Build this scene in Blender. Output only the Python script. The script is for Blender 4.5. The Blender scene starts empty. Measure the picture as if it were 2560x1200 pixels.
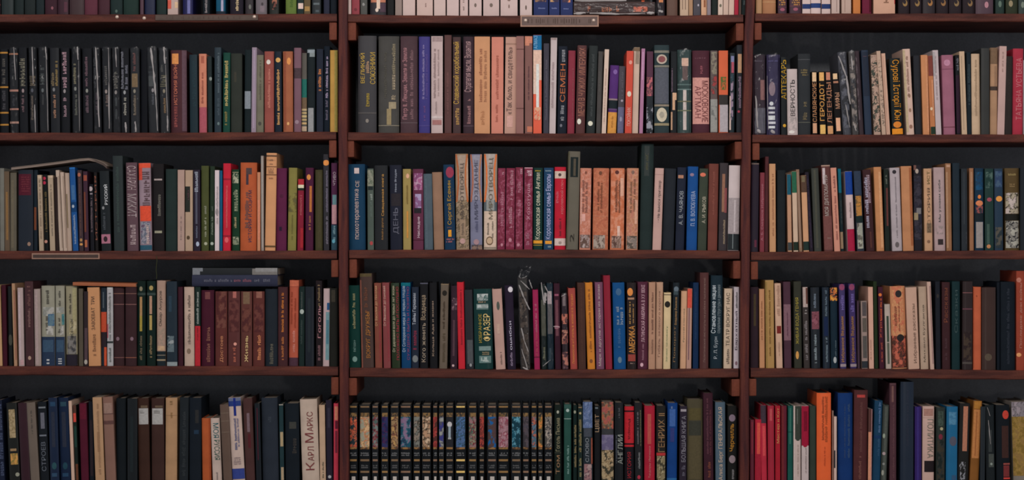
import bpy, math, random, re
from mathutils import Vector, Matrix
random.seed(7)
SC = bpy.context.scene
COL = SC.collection

# ---------------------------------------------------------------- camera
D = 5.0            # metres from the lens to the front edges of the shelves
EYE = 1.20         # eye height
cam = bpy.data.cameras.new('camera')
cam.lens = 36.0 * D * 1000 / 2560
cam.sensor_width = 36.0
cam.clip_start = 0.1
cam.dof.use_dof = True
cam.dof.focus_distance = 4.66
cam.dof.aperture_fstop = 2.6
camo = bpy.data.objects.new('camera', cam)
camo.location = (0, -D, EYE)
camo.rotation_euler = (math.pi / 2, 0, 0)
COL.objects.link(camo)
SC.camera = camo

# ---------------------------------------------------------------- light
world = bpy.data.worlds.new('room_light')
SC.world = world
world.use_nodes = True
bg = world.node_tree.nodes['Background']
bg.inputs[0].default_value = (0.86, 0.89, 0.96, 1)
bg.inputs[1].default_value = 0.50

def area(name, loc, target, sx, sy, power, col):
    l = bpy.data.lights.new(name, 'AREA')
    l.shape = 'RECTANGLE'
    l.size, l.size_y, l.energy, l.color = sx, sy, power, col
    o = bpy.data.objects.new(name, l)
    o.location = loc
    o.rotation_euler = (Vector(target) - Vector(loc)).to_track_quat('-Z', 'Y').to_euler()
    COL.objects.link(o)
    return o
area('ceiling_lamp_row', (0.0, -2.9, 2.85), (0, 0, 1.15), 3.4, 0.5, 52, (1.0, 0.95, 0.91))
for nm, lx, lz, pw in (('glint_bulb', 2.35, 2.5, 6), ('glint_bulb', 0.5, 2.75, 5), ('glint_bulb', -2.3, 2.3, 5)):  # small unseen bulbs added for glints on spines and film
    l = bpy.data.lights.new(nm, 'POINT')
    l.energy = pw
    l.shadow_soft_size = 0.045
    l.color = (1.0, 0.93, 0.86)
    o = bpy.data.objects.new(nm, l)
    o.location = (lx, -2.3, lz)
    COL.objects.link(o)
l = bpy.data.lights.new('desk_lamp', 'POINT'); l.energy = 7; l.shadow_soft_size = 0.05; l.color = (1.0, 0.92, 0.86)  # unseen low lamp added so film and glossy edges catch glints
o = bpy.data.objects.new('desk_lamp', l); o.location = (0.9, -2.4, 0.75); COL.objects.link(o)
SC.view_settings.view_transform = 'Standard'
SC.view_settings.look = 'None'
SC.view_settings.gamma = 1.0
SC.view_settings.use_curve_mapping = False
SC.view_settings.exposure = 0.0

# ---------------------------------------------------------------- helpers
def PX(px, py, y=0.0):
    """a point seen at photo pixel (px, py) and standing y metres behind the shelf fronts"""
    s = (D + y) / D / 1000.0
    return Vector(((px - 1280) * s, y, EYE + (600 - py) * s))

GAIN, SHEEN = 0.765, 0.005      # diffuse gain and sheen divided out; photo's edge darkening stays baked into book colours
def lin(h):
    h = h[:6]
    out = []
    for i in (0, 2, 4):
        c = int(h[i:i + 2], 16) / 255
        v = ((c + 0.055) / 1.055) ** 2.4 if c > 0.04 else c / 12.92
        out.append(min(0.85, max(0.002, (v - SHEEN) / GAIN)))
    return (*out, 1.0)

def principled(name):
    m = bpy.data.materials.new(name)
    m.use_nodes = True
    return m, m.node_tree, m.node_tree.nodes['Principled BSDF']

def paint_material(name, rough, spec, nscale, namount, bump=0.0, coat=0.0):
    m, nt, b = principled(name)
    n, L = nt.nodes, nt.links
    at = n.new('ShaderNodeAttribute'); at.attribute_name = 'paint'
    tc = n.new('ShaderNodeTexCoord')
    nz = n.new('ShaderNodeTexNoise'); nz.inputs['Scale'].default_value = nscale; nz.inputs['Detail'].default_value = 5
    L.new(tc.outputs['Object'], nz.inputs['Vector'])
    mr = n.new('ShaderNodeMapRange')
    mr.inputs['From Min'].default_value = 0.25; mr.inputs['From Max'].default_value = 0.75
    mr.inputs['To Min'].default_value = 1 - namount; mr.inputs['To Max'].default_value = 1 + namount
    L.new(nz.outputs['Fac'], mr.inputs['Value'])
    vm = n.new('ShaderNodeVectorMath'); vm.operation = 'SCALE'
    L.new(at.outputs['Color'], vm.inputs[0]); L.new(mr.outputs['Result'], vm.inputs['Scale'])
    L.new(vm.outputs['Vector'], b.inputs['Base Color'])
    b.inputs['Roughness'].default_value = rough
    b.inputs['Specular IOR Level'].default_value = spec
    b.inputs['Coat Weight'].default_value = coat
    b.inputs['Coat Roughness'].default_value = 0.18
    if bump:
        bp = n.new('ShaderNodeBump'); bp.inputs['Strength'].default_value = bump; bp.inputs['Distance'].default_value = 0.001
        n2 = n.new('ShaderNodeTexNoise'); n2.inputs['Scale'].default_value = 900
        L.new(tc.outputs['Object'], n2.inputs['Vector'])
        L.new(n2.outputs['Fac'], bp.inputs['Height']); L.new(bp.outputs['Normal'], b.inputs['Normal'])
    return m
M_CLOTH = paint_material('book_cloth', 0.62, 0.12, 26, 0.16, bump=0.25)
M_PAPER = paint_material('cover_paper', 0.5, 0.16, 22, 0.10)
M_GLOSS = paint_material('laminated_cover', 0.33, 0.22, 22, 0.10)
M_PRINT = paint_material('printed_ink', 0.5, 0.14, 180, 0.14)

def pages_material():
    m, nt, b = principled('page_edges')
    n, L = nt.nodes, nt.links
    tc = n.new('ShaderNodeTexCoord')
    wv = n.new('ShaderNodeTexWave'); wv.inputs['Scale'].default_value = 260; wv.inputs['Distortion'].default_value = 1.5
    L.new(tc.outputs['Object'], wv.inputs['Vector'])
    cr = n.new('ShaderNodeValToRGB')
    cr.color_ramp.elements[0].color = (0.16, 0.12, 0.09, 1); cr.color_ramp.elements[1].color = (0.36, 0.29, 0.22, 1)
    L.new(wv.outputs['Fac'], cr.inputs['Fac']); L.new(cr.outputs['Color'], b.inputs['Base Color'])
    b.inputs['Roughness'].default_value = 0.85
    return m
M_PAGES = pages_material()

def wood_material(name, stretch, c0, c1, c2):
    m, nt, b = principled(name)
    n, L = nt.nodes, nt.links
    tc = n.new('ShaderNodeTexCoord'); mp = n.new('ShaderNodeMapping'); mp.inputs['Scale'].default_value = stretch
    L.new(tc.outputs['Object'], mp.inputs['Vector'])
    nz = n.new('ShaderNodeTexNoise'); nz.inputs['Scale'].default_value = 9; nz.inputs['Detail'].default_value = 7; nz.inputs['Distortion'].default_value = 0.6
    L.new(mp.outputs['Vector'], nz.inputs['Vector'])
    cr = n.new('ShaderNodeValToRGB')
    e = cr.color_ramp.elements
    e[0].position = 0.3; e[0].color = lin(c0); e[1].position = 0.72; e[1].color = lin(c2)
    mid = e.new(0.5); mid.color = lin(c1)
    L.new(nz.outputs['Fac'], cr.inputs['Fac'])
    n3 = n.new('ShaderNodeTexNoise'); n3.inputs['Scale'].default_value = 260; n3.inputs['Detail'].default_value = 3
    L.new(tc.outputs['Object'], n3.inputs['Vector'])
    mr = n.new('ShaderNodeMapRange'); mr.inputs['To Min'].default_value = 0.75; mr.inputs['To Max'].default_value = 1.25
    L.new(n3.outputs['Fac'], mr.inputs['Value'])
    vm = n.new('ShaderNodeVectorMath'); vm.operation = 'SCALE'
    L.new(cr.outputs['Color'], vm.inputs[0]); L.new(mr.outputs['Result'], vm.inputs['Scale'])
    L.new(vm.outputs['Vector'], b.inputs['Base Color'])
    b.inputs['Roughness'].default_value = 0.55; b.inputs['Specular IOR Level'].default_value = 0.12
    bp = n.new('ShaderNodeBump'); bp.inputs['Strength'].default_value = 0.3; bp.inputs['Distance'].default_value = 0.002
    L.new(nz.outputs['Fac'], bp.inputs['Height']); L.new(bp.outputs['Normal'], b.inputs['Normal'])
    return m
M_BOARD = wood_material('stained_board_wood', (0.9, 5, 7), '35211f', '4b2c27', '5e352b')
M_POST = wood_material('stained_post_wood', (7, 5, 0.8), '3b2426', '4f2b28', '61352b')
M_CLEAT = wood_material('stained_cleat_wood', (5, 1, 2), '532d27', '6a3a2c', '723f33')
M_BACK = wood_material('lightened_back_board', (2, 2, 0.5), '686a6e', '6c6e72', '707276')  # grey raised well above the board's own tone to lift the shadowed cavities

def metal_material(name, col, rough):
    m, nt, b = principled(name)
    n, L = nt.nodes, nt.links
    nz = n.new('ShaderNodeTexNoise'); nz.inputs['Scale'].default_value = 60; nz.inputs['Detail'].default_value = 4
    tc = n.new('ShaderNodeTexCoord'); L.new(tc.outputs['Object'], nz.inputs['Vector'])
    mx = n.new('ShaderNodeMix'); mx.data_type = 'RGBA'
    mx.inputs[6].default_value = tuple(c * 0.6 for c in col[:3]) + (1,); mx.inputs[7].default_value = col
    L.new(nz.outputs['Fac'], mx.inputs[0]); L.new(mx.outputs[2], b.inputs['Base Color'])
    b.inputs['Metallic'].default_value = 0.35; b.inputs['Roughness'].default_value = rough
    return m
M_PLATE = metal_material('worn_brass', lin('9c7866'), 0.5)
M_SCREW = metal_material('bright_brass', (0.9, 0.68, 0.55, 1), 0.3)

def film_material():
    m = bpy.data.materials.new('clear_plastic_film'); m.use_nodes = True
    nt = m.node_tree; n, L = nt.nodes, nt.links
    n.remove(n['Principled BSDF'])
    tr = n.new('ShaderNodeBsdfTransparent'); tr.inputs[0].default_value = (0.93, 0.94, 0.95, 1)
    gl = n.new('ShaderNodeBsdfGlossy'); gl.inputs['Roughness'].default_value = 0.13; gl.inputs['Color'].default_value = (1, 0.98, 0.97, 1)
    fr = n.new('ShaderNodeFresnel'); fr.inputs['IOR'].default_value = 1.33
    nz = n.new('ShaderNodeTexNoise'); nz.inputs['Scale'].default_value = 38; nz.inputs['Detail'].default_value = 2; nz.inputs['Distortion'].default_value = 1.0
    tc = n.new('ShaderNodeTexCoord'); mp = n.new('ShaderNodeMapping'); mp.inputs['Scale'].default_value = (1.6, 1, 0.45)
    L.new(tc.outputs['Object'], mp.inputs['Vector']); L.new(mp.outputs['Vector'], nz.inputs['Vector'])
    bp = n.new('ShaderNodeBump'); bp.inputs['Strength'].default_value = 0.9; bp.inputs['Distance'].default_value = 0.006
    L.new(nz.outputs['Fac'], bp.inputs['Height'])
    L.new(bp.outputs['Normal'], gl.inputs['Normal']); L.new(bp.outputs['Normal'], fr.inputs['Normal'])
    mx = n.new('ShaderNodeMixShader')
    L.new(fr.outputs[0], mx.inputs[0]); L.new(tr.outputs[0], mx.inputs[1]); L.new(gl.outputs[0], mx.inputs[2])
    L.new(mx.outputs[0], n['Material Output'].inputs['Surface'])
    return m
M_FILM = film_material()

def glint_material():
    m, nt, b = principled('creased_film')  # milky whitish film standing in for lamp glints
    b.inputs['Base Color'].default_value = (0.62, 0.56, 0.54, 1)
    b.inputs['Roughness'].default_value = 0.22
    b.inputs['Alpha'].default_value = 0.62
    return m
M_GLINT = glint_material()

def make_mesh(name, verts, faces, mat, parent=None, cols=None, smooth=False, loc=None):
    """cols: one colour for all, or one colour per vertex"""
    me = bpy.data.meshes.new(name)
    me.from_pydata([tuple(v) for v in verts], [], faces)
    me.materials.append(mat)
    if cols is not None:
        a = me.color_attributes.new('paint', 'FLOAT_COLOR', 'POINT')
        flat = []
        if isinstance(cols, tuple):
            flat = list(cols) * len(me.vertices)
        else:
            for c in cols: flat.extend(c)
        a.data.foreach_set('color', flat)
    if smooth:
        me.polygons.foreach_set('use_smooth', [True] * len(me.polygons))
    me.update()
    o = bpy.data.objects.new(name, me)
    COL.objects.link(o)
    if parent is not None: o.parent = parent
    if loc is not None: o.location = loc
    return o

def empty(name, loc, rot=(0, 0, 0)):
    o = bpy.data.objects.new(name, None)
    o.empty_display_size = 0.02
    o.location = loc; o.rotation_euler = rot
    COL.objects.link(o)
    return o

def tag(o, label=None, cat=None, group=None, kind=None):
    if label: o['label'] = label
    if cat: o['category'] = cat
    if group: o['group'] = group
    if kind: o['kind'] = kind

def box_vf(x0, x1, y0, y1, z0, z1):
    v = [(x0, y0, z0), (x1, y0, z0), (x1, y1, z0), (x0, y1, z0), (x0, y0, z1), (x1, y0, z1), (x1, y1, z1), (x0, y1, z1)]
    f = [(0, 3, 2, 1), (4, 5, 6, 7), (0, 1, 5, 4), (1, 2, 6, 5), (2, 3, 7, 6), (3, 0, 4, 7)]
    return v, f

def soft_box(name, x0, x1, y0, y1, z0, z1, mat, parent, bevel=0.0015):
    c = Vector(((x0 + x1) / 2, (y0 + y1) / 2, (z0 + z1) / 2))
    v, f = box_vf(x0 - c.x, x1 - c.x, y0 - c.y, y1 - c.y, z0 - c.z, z1 - c.z)
    o = make_mesh(name, v, f, mat, parent, loc=c)
    md = o.modifiers.new('edge', 'BEVEL'); md.width = bevel; md.segments = 2
    return o

# ---------------------------------------------------------------- room and bookcase
DEPTH = 0.27
v, f = box_vf(-2.4, 2.4, -5.6, 0.36, -0.06, 0.0)
fl = make_mesh('floor', v, f, wood_material('floor_planks', (1, 6, 1), '2a1f1c', '3a2a24', '46342c')); tag(fl, kind='structure')
v, f = box_vf(-2.4, 2.4, 0.30, 0.36, 0.0, 2.9)
wl, ntw, bw = principled('wall_paint')
bw.inputs['Base Color'].default_value = (0.03, 0.03, 0.035, 1)
wb = make_mesh('wall_back', v, f, wl); tag(wb, kind='structure')

case = empty('bookcase', (0, 0.1, 0))
tag(case, 'reddish-brown wooden bookcase of three bays holding every shelf of books', 'bookcase')
def kid(o):
    o.location = o.location - case.location
    return o
# back boards: one for each bay
for a, b in ((-140, 857), (857, 1866), (1866, 2870)):
    p0, p1 = PX(a, 600, DEPTH), PX(b, 600, DEPTH)
    kid(soft_box('back_panel', p0.x, p1.x, DEPTH, DEPTH + 0.012, 0.03, 2.12, M_BACK, case))

def rail(name, pts, ya, yb, mat, horizontal, jit=0.0006):
    """a sawn board swept through [(px, py, half)] stations given at its front face"""
    verts, faces = [], []
    cen = PX(pts[len(pts) // 2][0], pts[len(pts) // 2][1], ya)
    r = random.Random(len(pts) * 31 + int(pts[0][0]))
    for (px, py, hw) in pts:
        p = PX(px, py, ya) - cen
        h = hw / 1000.0
        e = 0.0022
        prof = [(-h, e), (-h + e, 0), (h - e, 0), (h, e), (h, yb - ya), (-h, yb - ya)]
        for (s, y) in prof:
            j = r.uniform(-jit, jit)
            if horizontal: verts.append((p.x, y + j, p.z + s + j))
            else: verts.append((p.x + s + j, y + j, p.z))
    k = 6
    n = len(pts)
    for i in range(n - 1):
        for q in range(k):
            a, b = i * k + q, i * k + (q + 1) % k
            faces.append((a, b, b + k, a + k) if not horizontal else (a, a + k, b + k, b))
    faces.append(tuple(range(k))); faces.append(tuple(range((n - 1) * k + k - 1, (n - 1) * k - 1, -1)))
    o = make_mesh(name, verts, faces, mat, case, loc=cen)
    import bmesh
    bm = bmesh.new(); bm.from_mesh(o.data); bmesh.ops.recalc_face_normals(bm, faces=bm.faces); bm.to_mesh(o.data); bm.free()
    kid(o)
    return o

def interp(pts, x):
    for (x0, y0), (x1, y1) in zip(pts, pts[1:]):
        if x <= x1: 
            t = max(0, (x - x0) / (x1 - x0))
            return y0 + (y1 - y0) * t
    return pts[-1][1]
BOARD_TOP = {   # photo line of the upper front edge of each shelf, per bay
    ('1', 'L'): [(-130, 36), (430, 36), (842, 34)], ('1', 'M'): [(870, 35), (1000, 38), (1290, 39.5), (1650, 39.5), (1858, 36)], ('1', 'R'): [(1888, 33.5), (2560, 34), (2860, 34)],
    ('2', 'L'): [(-130, 332), (430, 332), (840, 329)], ('2', 'M'): [(870, 331), (1290, 334), (1600, 333), (1854, 331)], ('2', 'R'): [(1881, 337), (2560, 336), (2860, 335)],
    ('3', 'L'): [(-130, 627), (430, 628), (842, 626)], ('3', 'M'): [(873, 625), (1290, 624), (1600, 625), (1849, 627)], ('3', 'R'): [(1878, 630), (2560, 626), (2860, 626)],
    ('4', 'L'): [(-130, 916), (430, 916), (845, 917)], ('4', 'M'): [(875, 920), (1290, 925), (1600, 924), (1846, 922)], ('4', 'R'): [(1877, 921), (2200, 923), (2560, 927), (2860, 927)],
    ('5', 'L'): [(-130, 1211), (845, 1213)], ('5', 'M'): [(875, 1213), (1846, 1213)], ('5', 'R'): [(1877, 1213), (2860, 1214)],
    ('0', 'L'): [(-130, -258), (842, -258)], ('0', 'M'): [(873, -258), (1868, -258)], ('0', 'R'): [(1892, -258), (2860, -258)],
    ('6', 'L'): [(-130, 1500), (845, 1500)], ('6', 'M'): [(875, 1500), (1846, 1500)], ('6', 'R'): [(1877, 1500), (2860, 1500)],
}
THICK = {'1': 20, '2': 20, '3': 21.5, '4': 22.5, '5': 22, '0': 20, '6': 22}
def board_z(r, b, px):
    return PX(px, interp(BOARD_TOP[(r, b)], px), 0).z
for (r, b), pts in BOARD_TOP.items():
    st = []
    x = pts[0][0]; x1 = pts[-1][0]
    n = 28
    for i in range(n + 1):
        xx = x + (x1 - x) * i / n
        st.append((xx, interp(pts, xx) + THICK[r] / 2, THICK[r] / 2))
    rail('shelf_board', st, 0.0, DEPTH, M_BOARD, True)
# uprights (the one by the third bay leans a little, as it does in the photo)
POST1 = [(857, -290), (857.5, 50), (857, 350), (858.5, 650), (859.5, 900), (860.5, 1200), (861, 1780)]
POST2 = [(1882, -290), (1877.5, 0), (1873, 80), (1870, 200), (1866.5, 350), (1864, 640), (1861.5, 900), (1861.5, 1200), (1861.5, 1780)]
for pp, hw in ((POST1, 11.3), (POST2, 11.0), ([(-142, -290), (-142, 1780)], 11), ([(2872, -290), (2872, 1780)], 11)):
    st = []
    for i in range(41):
        y = -290 + (1785 + 290) * i / 40
        st.append((interp([(b_, a_) for a_, b_ in pp], y), y, hw))
    rail('upright', st, -0.006, DEPTH, M_POST, False)
# cleats nailed to the uprights under every shelf end
CL = [(823, 842, 56, 100), (822.5, 841, 350.5, 394), (828, 846, 650, 693), (828, 846.5, 943, 987),
      (870, 890, 56, 101), (868.5, 885, 352, 393), (873, 892, 648, 695), (872, 892, 945, 989),
      (1840, 1859.5, 58, 102), (1837, 1855, 354, 398), (1833, 1852, 652, 697), (1829, 1850, 948, 991),
      (1886, 1904, 57, 100), (1881, 1899, 358, 400), (1877, 1895, 654, 699), (1872.5, 1891, 947, 990)]
for a, b, t, bt in CL:
    p0, p1 = PX(a, bt, 0.004), PX(b, t, 0.004)
    kid(soft_box('cleat', p0.x, p1.x, 0.004, DEPTH - 0.01, p0.z, p1.z, M_CLEAT, case, 0.0018))

def name_plate(x0, x1, y0, y1, frame, field, screws, ticks, lab):
    p0, p1 = PX(x0, y1, -0.003), PX(x1, y0, -0.003)
    pl = kid(soft_box('name_plate', p0.x, p1.x, -0.003, 0.001, p0.z, p1.z, frame, case, 0.0008))
    pl['label'] = lab
    w, h = (p1.x - p0.x) / 2, (p1.z - p0.z) / 2
    b = 0.0035
    v, f = box_vf(-w + b, w - b, -0.0026, -0.0018, -h + b, h - b)
    make_mesh('plate_field', v, f, field, pl)
    vs, fs, cs = [], [], []
    r = random.Random(int(x0))
    x = -w + 0.018
    while x < w - 0.02:
        g = r.uniform(0.003, 0.007)
        if r.random() < ticks:
            hh = h * r.uniform(0.3, 0.5)
            i = len(vs)
            vs += [(x, -0.0029, -hh), (x + g * 0.4, -0.0029, -hh), (x + g * 0.4, -0.0029, hh), (x, -0.0029, hh)]
            fs.append((i, i + 1, i + 2, i + 3)); cs += [lin('4c3c36')] * 4
        x += g
    make_mesh('lettering', vs, fs, M_PRINT, pl, cols=cs)
    for sx, sy in screws:
        screw(sx, sy, pl, Vector(((p0.x + p1.x) / 2, -0.001, (p0.z + p1.z) / 2)))
def screw(sx, sy, parent, origin):
    s = PX(sx, sy, -0.003) - origin
    vs, fs = [(0, -0.0035, 0)], []
    for ring, (rr, yy) in enumerate(((0.0022, -0.003), (0.0042, -0.0015), (0.0046, 0.0))):
        for k in range(12):
            a = k * math.pi / 6
            vs.append((rr * math.cos(a), yy, rr * math.sin(a)))
    for k in range(12):
        n = (k + 1) % 12
        fs.append((0, 1 + k, 1 + n))
        for q in (0, 1):
            fs.append((1 + q * 12 + k, 13 + q * 12 + k, 13 + q * 12 + n, 1 + q * 12 + n))
    return make_mesh('screw', vs, fs, M_SCREW, parent, smooth=True, loc=s)
M_FIELD = metal_material('tarnished_plate_field', lin('64504a'), 0.55)
M_DULL = metal_material('dull_plate', lin('56463e'), 0.6)
M_DULLF = metal_material('dull_plate_field', lin('4a3a34'), 0.6)
name_plate(1301, 1497, 38, 67, M_PLATE, M_FIELD, [(1314, 51), (1484, 51)], 0.6, 'worn copper-coloured plate with two bright screws')
name_plate(388, 645, 37, 51, M_DULL, M_DULL, [(636, 42)], 0.25, 'long dull plate with one bright screw')
name_plate(79, 249, 633, 648, M_PLATE, M_DULLF, [], 0.5, 'narrow tarnished plate with a pale rim')
for sx, sy in ((292, 42), (360, 45)):
    screw(sx, sy, case, Vector(case.location) + Vector((0, -0.003, 0)))

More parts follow.
